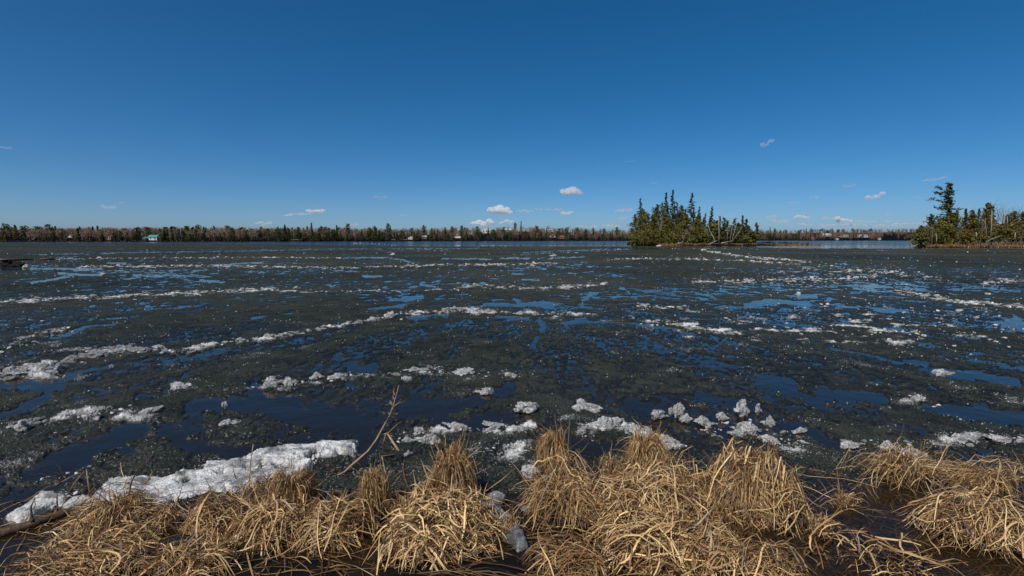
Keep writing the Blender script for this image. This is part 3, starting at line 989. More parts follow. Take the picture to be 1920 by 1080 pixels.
of = (octf[None] + (np.arange(n) * 6)[:, None, None]).reshape(-1, 3)
link('ice_crystals', mesh_np('ice_crystals', ov.reshape(-1, 3), of, [M_ice]), kind='stuff', label='tiny glittering ice crystals lying on the slush', cat='ice crystals')
print('crumbs', n)


# big shore slabs from their outline on the water
def in_poly(x, y, poly):
    ins = np.zeros(x.shape, dtype=bool)
    j = len(poly) - 1
    for i in range(len(poly)):
        xi, yi = poly[i]
        xj, yj = poly[j]
        c = ((yi > y) != (yj > y)) & (x < (xj - xi) * (y - yi) / (yj - yi + 1e-12) + xi)
        ins ^= c
        j = i
    return ins


def edge_dist(x, y, poly):
    d = np.full(x.shape, 1e9)
    for (x0, y0), (x1, y1) in zip(poly, poly[1:] + poly[:1]):
        dx, dy = x1 - x0, y1 - y0
        t = np.clip(((x - x0) * dx + (y - y0) * dy) / (dx * dx + dy * dy + 1e-12), 0, 1)
        d = np.minimum(d, np.hypot(x - x0 - t * dx, y - y0 - t * dy))
    return d


def slab(name, outline, thick, label, mat, holes=(), step=0.008, seed=0, tilt=0.0, cat='ice slab', rag=0.025):
    P = [at(*p)[:2] for p in outline]
    H = [[at(*p)[:2] for p in h] for h in holes]
    xs, ys = [p[0] for p in P], [p[1] for p in P]
    x = np.arange(min(xs) - 0.05, max(xs) + 0.05, step)
    y = np.arange(min(ys) - 0.05, max(ys) + 0.05, step)
    Xg, Yg = np.meshgrid(x, y)
    xr, yr = Xg.ravel(), Yg.ravel()
    wx = xr + rag * fbm(xr * 9, yr * 9, 4, seed + 200, 0.6)
    wy = yr + rag * fbm(xr * 9, yr * 9, 4, seed + 210, 0.6)
    ins = in_poly(wx, wy, P)
    d = edge_dist(wx, wy, P)
    sd = np.where(ins, d, -d)
    for h in H:
        hi = in_poly(wx, wy, h)
        hd = edge_dist(wx, wy, h)
        sd = np.minimum(sd, np.where(hi, -hd, hd))
    prof = np.clip(sd / 0.022, -1, 1)
    z = thick * np.where(prof > 0, np.sqrt(np.clip(prof, 0, 1)), prof)
    z = z + np.clip(prof, 0, 1) * (0.010 * fbm(xr * 7, yr * 7, 3, seed + 220) + 0.004 * fbm(xr * 40, yr * 40, 3, seed + 230, .7) + tilt * (yr - min(ys)))
    keep = sd > -0.022
    ii = np.arange(len(z)).reshape(Xg.shape)
    q = np.stack([ii[:-1, :-1], ii[:-1, 1:], ii[1:, 1:], ii[1:, :-1]], -1).reshape(-1, 4)
    q = q[keep[q].all(1)]
    us = np.unique(q)
    rm = np.full(len(z), -1)
    rm[us] = np.arange(len(us))
    c0 = np.array([np.mean(xs), np.mean(ys), 0])
    me = mesh_np(name, np.stack([xr, yr, z], -1)[us] - c0, rm[q], [mat], smooth=True)
    return link(name, me, None, c0, label, cat)


slab('ice_slab', [(160, 965), (178, 935), (192, 915), (215, 902), (242, 898), (265, 905), (300, 902), (318, 905), (328, 895), (345, 890), (380, 893),
                  (384, 875), (420, 874), (450, 872), (470, 862), (500, 850), (540, 846), (590, 843), (640, 838), (666, 838), (674, 848), (655, 856), (625, 858),
                  (600, 862), (585, 868), (582, 895), (560, 905), (530, 900), (520, 905), (505, 900), (480, 915), (462, 915), (440, 925), (425, 920), (412, 930), (395, 925), (372, 935), (330, 940), (300, 955),
                  (268, 960), (240, 968), (215, 972), (185, 975)], 0.034,
     'long ragged white ice slab lying against the left tussocks', M_ice,
     holes=[[(402, 893), (412, 889), (428, 895), (412, 899)], [(560, 866), (575, 858), (600, 852), (612, 856), (590, 862), (580, 872)], [(340, 912), (352, 908), (360, 914), (350, 918)], [(462, 888), (480, 882), (495, 880), (490, 888), (465, 895)], [(515, 880), (530, 876), (545, 882), (520, 888)]], seed=3, tilt=0.035, rag=0.045)
slab('ice_slab', [(12, 978), (22, 962), (45, 955), (60, 940), (90, 930), (120, 932), (125, 945), (100, 952), (75, 968), (62, 975), (35, 982)], 0.035,
     'broken white ice slab at the far left by the log', M_ice, seed=5, tilt=0.03)
slab('ice_slab', [(118, 952), (130, 938), (150, 934), (172, 930), (178, 940), (165, 952), (140, 960)], 0.025, 'small thin ice piece between the long slab and the far left one', M_ice, seed=6, tilt=0.02)
slab('ice_slab', [(878, 960), (905, 957), (935, 968), (962, 985), (984, 1008), (992, 1030), (970, 1038), (955, 1018), (930, 1002), (900, 985)], 0.05,
     'smooth glassy grey ice slab wedged between the front tussocks', M_iceclear, seed=8, rag=0.008, step=0.006, tilt=0.1)
chunk_object(932, 946, 44, 20, 'smooth clear ice lump between two tussocks above the glassy slab', mat=M_iceclear, seed=901, sub=4)
chunk_object(997, 896, 42, 30, 'sparkling crystal ice chunk leaning on the big middle tussock', mat=M_ice, seed=905, sub=4)
chunk_object(985, 958, 18, 12, 'dim clear ice lump in the dark gap beside the middle tussock', mat=M_iceclear, seed=907, sub=3)


# ------------------------------------------------------------------ sedge tussocks of the near shore
def smooth_noise1(n, k):
    return rng.normal(size=(n, k))


def ribbons(P, W, twist, col, fold=0.25):
    """P (n,k,3) centre lines, W (n,k) widths -> verts, tris, colours of folded ribbons"""
    n, k, _ = P.shape
    T = np.gradient(P, axis=1)
    T /= np.linalg.norm(T, axis=2, keepdims=True) + 1e-9
    up = np.zeros_like(T)
    up[..., 2] = 1
    side = np.cross(T, up)
    ln = np.linalg.norm(side, axis=2, keepdims=True)
    alt = np.zeros_like(T)
    alt[..., 0] = 1
    side = np.where(ln > 0.2, side / (ln + 1e-9), np.cross(T, alt))
    side /= np.linalg.norm(side, axis=2, keepdims=True) + 1e-9
    nor = np.cross(side, T)
    a = twist[..., None]
    s2 = side * np.cos(a) + nor * np.sin(a)
    A = P - s2 * W[..., None] / 2
    B = P + s2 * W[..., None] / 2
    V = np.stack([A, B], 2).reshape(-1, 3)
    base = (np.arange(n) * k * 2)[:, None] + (np.arange(k - 1) * 2)[None]
    F = np.stack([base, base + 1, base + 3, base, base + 3, base + 2], -1).reshape(-1, 3)
    C = np.repeat(col, k * 2, axis=0)
    return V, F, C


def straw_col(n, pale):
    """per-blade colour of the dead leaf itself"""
    a = np.array([0.25, 0.130, 0.050])
    b = np.array([0.82, 0.60, 0.30])
    c = np.array([0.10, 0.048, 0.020])
    t = np.clip(rng.beta(1.15, 1.6, n) * 1.0 + pale * 0.45 - 0.2, 0, 1)[:, None]
    col = a * (1 - t) + b * t
    m = (rng.uniform(size=n) < 0.30)[:, None]
    col = np.where(m, c * rng.uniform(0.6, 1.6, (n, 1)), col)
    g_ = (rng.uniform(size=n) < 0.05)[:, None]
    col = np.where(g_, np.array([0.26, 0.22, 0.17]) * rng.uniform(0.6, 1.5, (n, 1)), col)
    return col * rng.uniform(0.75, 1.15, (n, 1))


def lop(az, seed):
    return 1 + 0.20 * np.sin(2 * az + seed) + 0.13 * np.sin(3 * az + seed * 1.7) + 0.07 * np.sin(7 * az + seed * 2.3)


def dome(x, y, R0, H, seed):
    Re = R0 * lop(np.arctan2(y, x), seed)
    ox, oy = 0.22 * R0 * math.sin(seed), 0.15 * R0 * math.cos(seed * 1.3)
    r2 = np.clip(((x - ox) ** 2 + (y - oy) ** 2) / (Re * Re), 0, 1)
    return H * (1 - r2) ** 0.8 * (1 + 0.30 * pnoise(x * 2.6 / R0, y * 2.6 / R0, seed) + 0.2 * pnoise(x * 6 / R0, y * 6 / R0, seed))


def bez(P0, P1, P2, P3, k):
    t = np.linspace(0, 1, k)[None, :, None]
    return P0[:, None] * (1 - t) ** 3 + 3 * P1[:, None] * t * (1 - t) ** 2 + 3 * P2[:, None] * t * t * (1 - t) + P3[:, None] * t ** 3


def hair_blades(n, R0, H, lean, sy, wmul=1.0, k=9, loose=1.0):
    """drooping blades that fall in locks; a few stray ones stick out"""
    nl = 22
    laz = np.sort(rng.uniform(0, 2 * np.pi, nl))
    lh = rng.uniform(0.55, 1.12, nl)
    lr = rng.uniform(0.55, 1.08, nl)
    le = rng.uniform(-0.1, 0.45, nl)
    lk = rng.integers(0, nl, n)
    az = laz[lk] + rng.normal(size=n) * 0.22 * loose
    r0 = R0 * 0.32 * np.sqrt(rng.uniform(size=n))
    a0 = az + rng.normal(size=n) * 0.8
    hgt = H * lh[lk] * (0.5 + 0.5 * np.sqrt(rng.uniform(size=n)))
    r3 = R0 * lr[lk] * (0.7 + 0.35 * rng.uniform(size=n))
    az2 = az + rng.normal(size=n) * 0.2 * loose
    end = H * np.clip(le[lk] + rng.normal(size=n) * 0.16, -0.08, 0.8)
    stray = rng.uniform(size=n) < 0.05
    r3 = np.where(stray, r3 * rng.uniform(0.9, 1.6, n), r3)
    end = np.where(stray, H * rng.uniform(0.2, 1.2, n), end)
    lx, ly = lean
    P0 = np.stack([r0 * np.cos(a0), r0 * np.sin(a0) * sy, np.full(n, -0.05)], -1)
    P1 = np.stack([r0 * 0.9 * np.cos(a0) + lx * 0.7, r0 * 0.9 * np.sin(a0) * sy + ly * 0.7, hgt * 1.25], -1)
    P2 = np.stack([r3 * 0.75 * np.cos(az2) + lx * 1.4, r3 * 0.75 * np.sin(az2) * sy + ly * 1.4, hgt * rng.uniform(0.95, 1.35, n)], -1)
    P3 = np.stack([r3 * np.cos(az2 + rng.normal(size=n) * 0.12) + lx, r3 * np.sin(az2) * sy + ly, end], -1)
    P = bez(P0, P1, P2, P3, k)
    wob = rng.normal(size=(n, k, 3)) * 0.006 * loose
    wob[:, 0] = 0
    P = P + np.cumsum(wob, axis=1) * 0.9
    w0 = 0.0036 * wmul * rng.uniform(0.6, 1.6, n)
    prof = np.interp(np.linspace(0, 1, k), [0, 0.2, 0.7, 1], [0.8, 1, 0.8, 0.2])
    return P, w0[:, None] * prof[None]


def mat_blades(n, R0, H, sy, seed, wmul=1.0, k=8, length=(0.2, 0.6)):
    rr = R0 * np.sqrt(rng.uniform(size=n)) * 0.86
    az = rng.uniform(0, 2 * np.pi, n)
    rr = rr * lop(az, seed)
    cx_, cy_ = rr * np.cos(az), rr * np.sin(az)
    # lay mostly outwards and down with a lot of disorder
    dirn = np.where(rng.uniform(size=n) < 0.55, rng.uniform(0, 6.283, n), az + rng.normal(size=n) * 1.0)
    Ln = rng.uniform(*length, n) * 0.8
    s = np.linspace(-0.5, 0.5, k)[None]
    curl = rng.normal(size=n)[:, None] * 0.95
    ang = dirn[:, None] + curl * s + rng.normal(size=(n, 1)) * 0.22 * np.sin(s * 9)
    dx = np.cos(ang) * (Ln / (k - 1))[:, None]
    dy = np.sin(ang) * (Ln / (k - 1))[:, None]
    x = cx_[:, None] + np.cumsum(dx, 1) - np.sum(dx, 1, keepdims=True) / 2
    y = cy_[:, None] + np.cumsum(dy, 1) - np.sum(dy, 1, keepdims=True) / 2
    z = dome(x, y, R0, H, seed)
    lift = rng.uniform(-0.06, 0.085, n)[:, None] + 0.08 * rng.uniform(size=n)[:, None] ** 2 * (1 - (2 * s) ** 2)
    tip = (rng.uniform(size=n) < 0.25)[:, None] * np.clip(s + 0.1, 0, 1) * rng.uniform(-0.05, 0.28, n)[:, None]
    z = z + lift + tip
    outside = np.clip((np.hypot(x, y) / R0 - 1), 0, 2)
    z = np.maximum(z - outside * 0.15, -0.03)
    P = np.stack([x, y * sy, z], -1)
    w0 = 0.0056 * wmul * (0.45 + 1.5 * rng.uniform(size=n) ** 1.7)
    prof = np.interp(np.linspace(0, 1, k), [0, 0.15, 0.7, 1], [0.7, 1, 0.85, 0.15])
    return P, w0[:, None] * prof[None]


TUFT = []


def tussock(px, py, hw, top, label, hair=0, mat=0, lean=(0, 0), sy=1.0, pale=0.4, hairw=1.0, matw=1.0, big=0, mlen=(0.2, 0.6), Hmul=1.0, loose=1.0, group=None, baseR=0.86):
    p = at(px, py)
    sc = math.hypot(math.hypot(p.x, p.y), CAM_H) / 960
    R0 = hw * sc
    c = Vector((p.x, p.y + R0 * sy * 0.55, 0))
    H = max(0.06, atY(px, top, c.y).z) * Hmul * (0.86 if hair > mat else 0.56)
    if mat > 300:
        R0 *= 0.92
    root = link('sedge_tussock', None, None, c, label, 'grass tussock', group)
    seed = int(px) % 97
    # dark root mound inside
    g = np.linspace(-1, 1, 30)
    Xg, Yg = np.meshgrid(g * R0, g * R0)
    bz = dome(Xg, Yg, R0 * baseR, H * 0.66, seed) - 0.07
    ii = np.arange(900).reshape(30, 30)
    q = np.stack([ii[:-1, :-1], ii[:-1, 1:], ii[1:, 1:], ii[1:, :-1]], -1).reshape(-1, 4)
    q = q[(np.hypot(Xg, Yg).ravel()[q] < R0 * 0.97).all(1)]
    link('root_mound', mesh_np('root_mound', np.stack([Xg, Yg * sy, bz], -1).reshape(-1, 3), q, [M_mud], smooth=True), root)
    S = Soup()
    if hair:
        P, W = hair_blades(hair, R0, H, lean, sy, hairw, loose=loose)
        S.add(*ribbons(P, W, rng.normal(size=W.shape) * 0.3 + rng.uniform(-1.2, 1.2, (hair, 1)), straw_col(hair, pale - 0.12)))
    if mat:
        P, W = mat_blades(int(mat * 0.95), R0, H, sy, seed, matw, length=mlen)
        S.add(*ribbons(P, W, np.cumsum(rng.normal(size=W.shape) * 0.25, 1) + rng.normal(size=(int(mat * 0.95), 1)) * 0.5, straw_col(int(mat * 0.95), pale - 0.1)))
    ns = max(6, int((hair + mat) * 0.035))
    a = rng.uniform(0, 6.283, ns)
    r_ = R0 * 0.75 * np.sqrt(rng.uniform(size=ns))
    st = np.stack([r_ * np.cos(a), r_ * np.sin(a) * sy, np.zeros(ns)], -1)
    st[:, 2] = dome(st[:, 0], st[:, 1] / sy, R0, H, seed) * 0.6
    ln = rng.uniform(0.08, 0.30, ns) * min(1.0, H / 0.2 + 0.3)
    dv_ = np.stack([np.cos(a) * rng.uniform(0, 1.2, ns) + rng.normal(size=ns) * .5, np.sin(a) * rng.uniform(0, 1.0, ns), rng.uniform(0.3, 1.5, ns)], -1)
    dv_ /= np.linalg.norm(dv_, axis=1)[:, None]
    tq = np.linspace(0, 1, 5)[None, :, None]
    P = st[:, None] + dv_[:, None] * (ln[:, None, None] * tq) + np.array([0, 0, -0.25])[None, None] * (tq ** 2) * (ln ** 2)[:, None, None]
    P = P + np.cumsum(rng.normal(size=P.shape) * 0.004, 1)
    W = (0.0035 * rng.uniform(0.7, 1.5, ns))[:, None] * np.array([1, 1, .9, .7, .3])[None]
    S.add(*ribbons(P, W, rng.uniform(-1.5, 1.5, (ns, 1)) * np.ones((1, 5)), straw_col(ns, pale)))
    link('thin_blades', S.mesh('thin_blades', [M_straw]), root, kind='stuff')
    if big:
        P, W = mat_blades(big, R0, H, sy, seed, matw * 1.5, k=10, length=(mlen[0] + 0.15, mlen[1] + 0.2))
        P[..., 2] += 0.018
        W = np.minimum(np.maximum(W, 0.0064 * np.interp(np.linspace(0, 1, 10), [0, .1, .7, 1], [.8, 1, .9, .2])[None]), 0.0105)
        tw = np.cumsum(rng.normal(size=W.shape) * 0.22, 1)
        cc = straw_col(big, pale + 0.25)
        for i in range(big):
            V, F, C = ribbons(P[i:i + 1], W[i:i + 1], tw[i:i + 1], cc[i:i + 1])
            link('blade', mesh_np('blade', V, F, [M_straw], col=C, smooth=True), root)
    return root


tussock(1050, 895, 40, 795, 'small drooping tussock tipped with ice, standing alone in the water at centre', hair=800, lean=(-0.05, 0), sy=0.9, pale=0.35)
tussock(1210, 900, 48, 797, 'peaked drooping tussock before the white ice at centre right', hair=1000, lean=(0.03, 0.02), sy=0.9, pale=0.4)
tussock(1150, 905, 40, 850, 'thin splayed grass tuft between the two small drooping tussocks', hair=110, sy=0.9, pale=0.4, loose=2.5, baseR=0.3)
tussock(1715, 912, 90, 838, 'sparse splayed tussock standing in the right water', hair=420, mat=120, sy=0.4, pale=0.5, loose=2.4, matw=0.55, mlen=(.15, .45), baseR=0.4)
tussock(1905, 930, 60, 872, 'long leaning grass at the right edge bending left over the water', hair=420, mat=90, lean=(-0.14, 0), sy=0.5, pale=0.5, loose=2.2, matw=0.6, mlen=(.3, .7), baseR=0.4)
tussock(838, 960, 52, 822, 'drooping shaggy tussock right of the bare branch', hair=1300, sy=0.95, pale=0.35, lean=(0.02, 0))
tussock(693, 980, 38, 868, 'narrow shaggy tussock below the bare branch', hair=850, sy=0.95, pale=0.4)
tussock(540, 980, 50, 868, 'shaggy tussock hanging over the end of the white ice slab', hair=1150, sy=0.9, pale=0.3)
tussock(470, 980, 42, 925, 'low brown tuft at the left of the shaggy slab tussock', hair=420, mat=80, sy=0.8, pale=0.2, matw=0.5)
tussock(190, 1010, 70, 925, 'shaggy tussock beside the log on the left', hair=900, mat=40, sy=0.9, pale=0.35, matw=0.7, loose=1.15)
tussock(1072, 985, 96, 893, 'left shaggy half of the big middle mound', hair=1500, mat=420, sy=0.9, pale=0.35, matw=0.6, big=15, mlen=(.12, .4), lean=(-0.02, 0))
tussock(1215, 995, 132, 890, 'big middle mound matted with broad pale blades', hair=450, mat=1700, sy=0.9, pale=0.55, matw=0.9, big=60, mlen=(.10, .38))
tussock(1290, 950, 50, 872, 'thin brown tussock behind the big matted mound', hair=520, mat=80, sy=0.9, pale=0.3, matw=0.5, lean=(0.08, 0))
tussock(1430, 985, 80, 862, 'tall mounded tussock right of the big middle mound', hair=1000, mat=750, sy=0.9, pale=0.5, matw=0.75, big=35, lean=(-0.04, 0), mlen=(.12, .42))
tussock(392, 1020, 58, 966, 'brown matted tussock above the rotten wood', hair=800, mat=600, sy=0.85, pale=0.35, matw=0.7, big=25, mlen=(.12, .4))
tussock(492, 1028, 68, 966, 'matted tussock in the left front row under the shaggy slab tussock', hair=500, mat=850, sy=0.85, pale=0.42, matw=0.8, big=35, mlen=(.12, .42))
tussock(608, 1020, 62, 958, 'tussock with long arching pale blades left of the front mound', hair=450, mat=700, sy=0.85, pale=0.5, matw=0.85, big=40, mlen=(.2, .5))
tussock(825, 1045, 128, 948, 'front centre mound of broad curled pale blades', hair=120, mat=1900, sy=0.85, pale=0.62, matw=1.05, big=90, mlen=(.10, .38))
tussock(1270, 1085, 128, 1000, 'front right mound of broad flattened blades', hair=120, mat=1500, sy=0.8, pale=0.55, matw=1.05, big=70, mlen=(.10, .42))
tussock(1070, 1090, 66, 1050, 'low wet brown tussock in the dark gap at the front', hair=350, mat=350, sy=0.8, pale=-0.1, matw=0.7, big=8)
tussock(120, 1100, 115, 1058, 'flattened straw mat in the lower left corner', hair=60, mat=1000, sy=0.7, pale=0.42, matw=0.75, big=40, mlen=(.12, .42))
tussock(330, 1095, 70, 1060, 'low straw mat in front of the rotten wood', hair=150, mat=500, sy=0.7, pale=0.4, matw=0.75, big=15, mlen=(.12, .4))
tussock(1890, 1035, 76, 945, 'clump of broad pale blades at the lower right edge', hair=260, mat=900, sy=0.9, pale=0.6, matw=0.8, big=40, mlen=(.2, .5))
tussock(1690, 1090, 90, 1055, 'sparse broad bladed clump at the bottom right', hair=60, mat=60, sy=0.8, pale=0.5, matw=1.1, big=22, loose=2.5, mlen=(.15, .4), baseR=0.4)
tussock(1455, 1100, 52, 1065, 'small low straw clump at the bottom beside the flooded grass', hair=260, mat=200, sy=0.8, pale=0.25, matw=0.7, big=10)
tussock(1590, 955, 42, 922, 'few broken grass stubs standing in the flooded right gap', hair=60, mat=36, sy=0.5, pale=0.3, loose=2.5, matw=0.6, mlen=(.12, .35), baseR=0.2)

for px, py, hw, top, h_, lab in [(745, 985, 24, 925, 170, 'small straggly tuft between the narrow and the drooping shaggy tussocks'), (640, 985, 26, 930, 200, 'small straggly tuft left of the narrow shaggy tussock'),
                               (300, 1000, 30, 945, 190, 'small straggly tuft right of the tussock beside the log'), (955, 1010, 20, 960, 120, 'small straggly tuft beside the glassy ice slab'),
                               (1368, 1005, 24, 945, 170, 'small straggly tuft between the big matted mound and the tall mounded one'), (1545, 1010, 26, 962, 130, 'small straggly tuft at the left rim of the flooded gap'),
                               (1785, 1000, 24, 950, 120, 'small straggly tuft at the right rim of the flooded gap')]:
    tussock(px, py, hw, top, lab, hair=h_, sy=0.9, pale=0.3, loose=2.0, baseR=0.4)

# drowned straw under and on the water between the tussocks
def straw_litter(name, n, x0, x1, y0, y1, zlo, zhi, label, tint=1.0, ln=(0.15, 0.6)):
    k = 6
    cx_ = rng.uniform(x0, x1, n)
    cy_ = rng.uniform(y0, y1, n)
    Ln = rng.uniform(*ln, n)
    a = rng.normal(size=n) * 0.9 + 2.7
    s = np.linspace(-.5, .5, k)[None]
    ang = a[:, None] + rng.normal(size=(n, 1)) * 0.8 * s
    x = cx_[:, None] + np.cumsum(np.cos(ang) * (Ln / k)[:, None], 1)
    y = cy_[:, None] + np.cumsum(np.sin(ang) * (Ln / k)[:, None], 1)
    zb = bank_z(x, y)
    f = rng.uniform(zlo, zhi, n)[:, None]
    z = np.where(f < 0, np.maximum(zb + 0.01, f), np.maximum(zb + 0.01, f)) + 0.01 * np.sin(s * 7 + a[:, None])
    W = 0.006 * rng.uniform(0.5, 1.6, n)[:, None] * np.interp(np.linspace(0, 1, k), [0, .2, .8, 1], [.6, 1, .8, .2])[None]
    S = Soup()
    S.add(*ribbons(np.stack([x, y, z], -1), W, rng.normal(size=(n, k)) * 0.2, straw_col(n, 0.2) * tint))
    return link(name, S.mesh(name, [M_straw]), kind='stuff', label=label, cat='straw')


straw_litter('drowned_straw', 1700, 1.1, 3.6, 2.2, 4.0, -0.16, 0.006, 'brown drowned straw under the shallow water at right', 0.42)
straw_litter('drowned_straw', 1100, -3.4, 1.1, 2.2, 3.7, -0.14, 0.01, 'brown drowned straw between the tussocks on the left', 0.5)
straw_litter('loose_straw', 160, -3.2, 3.4, 2.3, 3.3, 0.0, 0.05, 'loose pale straw lying around the front tussocks', 0.95)


# ------------------------------------------------------------------ sticks, branch, log
def stick(name, pts, r0, r1, label, mat, cat='twig', sides=6):
    P = [Vector(p) for p in pts]
    c = P[0].copy()
    s = Soup()
    n = len(P)
    tube(s, [p - c for p in P], [r0 + (r1 - r0) * i / (n - 1) for i in range(n)], sides)
    return link(name, s.mesh(name, [mat], smooth=True), None, c, label, cat)


Yb = at(655, 885).y
stem_px = [(560, 905, -.05, 0), (600, 895, -.02, 0), (645, 884, 0, .0), (662, 870, 0, .0), (690, 846, 0, .02), (706, 824, 0, .03), (720, 798, 0, .04), (732, 776, 0, .05), (740, 752, 0, .06), (748, 722, 0, .07)]
root = link('bare_branch', None, None, at(655, 885), 'bare forked branch sticking up out of the water behind the tussocks', 'branch')
c = at(655, 885)


def bp(px, py, dy=0.0):
    return atY(px, py, Yb + dy) - c


s = Soup()
tube(s, [at(570, 912, -0.01) - c, at(612, 900, 0.0) - c, at(645, 886, 0.02) - c] + [bp(a, b, dy) for a, b, _, dy in stem_px[3:]],
     [0.005, 0.007, 0.0085, 0.0085, 0.008, 0.007, 0.006, 0.005, 0.004, 0.002], 7)
link('stem', s.mesh('stem', [M_twig], smooth=True), root)
for tw in [[(734, 770), (745, 758), (759, 752)], [(736, 764), (748, 755), (752, 748)], [(737, 762), (732, 752), (728, 760), (727, 758)], [(741, 750), (736, 744), (738, 738)], [(720, 798), (722, 794), (720, 790)],
           [(712, 815), (728, 812), (740, 800), (752, 790)], [(724, 812), (716, 838)], [(743, 745), (738, 735), (739, 728)], [(708, 822), (718, 820), (722, 814)], [(731, 778), (727, 772)]]:
    s = Soup()
    tube(s, [bp(a, b, 0.04 + 0.02 * i) for i, (a, b) in enumerate(tw)], [0.004 - 0.0028 * i / (len(tw) - 1) for i in range(len(tw))], 5)
    link('twig', s.mesh('twig', [M_twig], smooth=True), root)


def vstick(name, pts, base_py, r0, r1, label, mat, cat='stalk', dy=0.0):
    Y = at(pts[0][0], base_py).y
    return stick(name, [atY(a, b, Y + dy * i) for i, (a, b) in enumerate(pts)], r0, r1, label, mat, cat)


vstick('dark_twig', [(236, 962), (240, 940), (246, 905), (258, 880), (272, 866), (288, 851)], 962, 0.006, 0.002, 'dark leaning twig standing before the white ice slab', M_darktwig, 'twig')
vstick('reed_stalk', [(171, 940), (166, 910), (162, 880)], 950, 0.0045, 0.003, 'straight tan stalk beside the left tussock', M_twig)
vstick('reed_stalk', [(125, 930), (140, 905), (158, 883)], 935, 0.0035, 0.002, 'thin slanting stalk crossing the straight one on the left', M_twig)
vstick('reed_stalk', [(467, 960), (468, 900), (470, 865), (475, 833)], 960, 0.004, 0.0025, 'tall thin stalk rising over the ice slab tussock', M_twig)
vstick('dark_twig', [(446, 908), (440, 890), (437, 878)], 910, 0.0035, 0.002, 'short dark twig rising from the middle of the ice slab', M_darktwig, 'twig')
vstick('dark_twig', [(108, 958), (107, 940), (107, 925)], 962, 0.005, 0.003, 'short dark stub standing at the left end of the ice', M_darktwig, 'twig')
vstick('dark_twig', [(60, 960), (66, 948), (65, 935)], 968, 0.003, 0.0018, 'thin dark twig above the far left ice slab', M_darktwig, 'twig')
stick('brown_stick', [at(748, 846, 0.01), at(726, 812, 0.09)], 0.011, 0.009, 'short thick brown stick slanting beside the bare branch', M_twig, 'stick')
stick('brown_stick', [at(742, 852, 0.02), at(716, 856, 0.03), at(722, 884, 0.02), at(731, 912, 0.0)], 0.007, 0.005, 'bent brown stick lying behind the narrow shaggy tussock', M_twig, 'stick')
stick('brown_stick', [at(905, 925, 0.03), at(938, 902, 0.07), at(968, 876, 0.10)], 0.005, 0.003, 'thin stick leaning above the clear ice lump', M_twig, 'stick')
stick('brown_stick', [at(1500, 876, 0.012), at(1540, 884, 0.012), at(1580, 892, 0.008)], 0.006, 0.004, 'reddish stick floating in the slush right of the tall tussock', M_rot, 'stick')
stick('reed_stalk', [at(898, 936, 0.02), at(930, 932, 0.05), at(975, 944, 0.01)], 0.004, 0.003, 'brown stalk lying across the clear ice lump', M_twig, 'stalk')
stick('reed_stalk', [at(272, 990, 0.03), at(290, 1004, 0.03), at(312, 1022, 0.03)], 0.011, 0.009, 'yellowish green reed stalk lying by the rotten wood', mat_simple('green_stalk', (0.16, 0.15, 0.04), 0.6, (0.3, 0.24, 0.08), 20.0), 'stalk')

# half sunk log, left
lp = [at(-60, 1018, 0.0), at(0, 1000, 0.015), at(60, 982, 0.02), at(110, 965, 0.02), at(170, 948, 0.0), at(200, 942, -0.03)]
root = link('driftwood_log', None, None, lp[2], 'dark half sunken log along the lower left shore', 'log')
s = Soup()
dense = []
for a, b in zip(lp[:-1], lp[1:]):
    for i in range(5):
        dense.append(a.lerp(b, i / 5) - lp[2] + Vector((0, 0, random.uniform(-.004, .004))))
tube(s, dense, [0.032 * (0.9 + 0.2 * random.random()) * (1 - 0.4 * i / len(dense)) for i in range(len(dense))], 10)
link('trunk', s.mesh('trunk', [M_log], smooth=True), root)
for a, b, cc_ in [((60, 978), (58, 950), (66, 932)), ((150, 950), (160, 938), (175, 930))]:
    s = Soup()
    tube(s, [at(*a, 0.04) - lp[2], atY(b[0], b[1], at(*a).y) - lp[2], atY(cc_[0], cc_[1], at(*a).y) - lp[2]], [0.007, 0.005, 0.002], 5)
    link('branch_stub', s.mesh('branch_stub', [M_log], smooth=True), root)

p = at(290, 1050, 0.02)
V, F = chunk_verts(77, 4, planes=9, rough=0.05, jag=0.12)
V = V * np.array([0.17, 0.07, 0.05]) + np.stack([0 * V[:, 0], 0 * V[:, 0], 0.004 * np.sin(V[:, 1] * 60)], -1)
o = link('rotten_wood', mesh_np('rotten_wood', V, F, [M_rot], smooth=False), None, p + Vector((0, 0, .03)), 'orange brown rotten wood piece lying between the left tussocks', 'wood')
o.rotation_euler = (0.1, -0.2, 0.5)

# dark rocks and floating sticks by the left edge, far out
for i, (px, py, w, h, lab) in enumerate([(4, 501, 34, 12, 'dark boulder cut by the left edge out on the ice'), (27, 501.5, 24, 9, 'small dark boulder next to the white ice block at the left')]):
    o = chunk_object(px, py, w, h, lab, mat=M_rock, seed=40 + i, name='rock')
    o['category'] = 'rock'
chunk_object(13, 499, 16, 5, 'white ice cap between the two dark boulders', seed=44)
chunk_object(43, 503, 15, 6, 'white ice block right of the small dark boulder', seed=45)
stick('floating_log', [at(-10, 488, 0.1), at(40, 486.5, 0.12), at(62, 486, 0.1)], 0.12, 0.05, 'thin dark log lying behind the left boulders', M_log, 'log')
stick('floating_log', [at(76, 486, 0.1), at(90, 485.5, 0.14), at(101, 486, 0.08)], 0.10, 0.06, 'short dark log with a lit top right of the boulders', M_log, 'log')


# ------------------------------------------------------------------ trees
GREENS = dict(spruce=(0.066, 0.080, 0.028), cedar=(0.106, 0.100, 0.026), pine=(0.072, 0.086, 0.026), dark=(0.056, 0.074, 0.030))


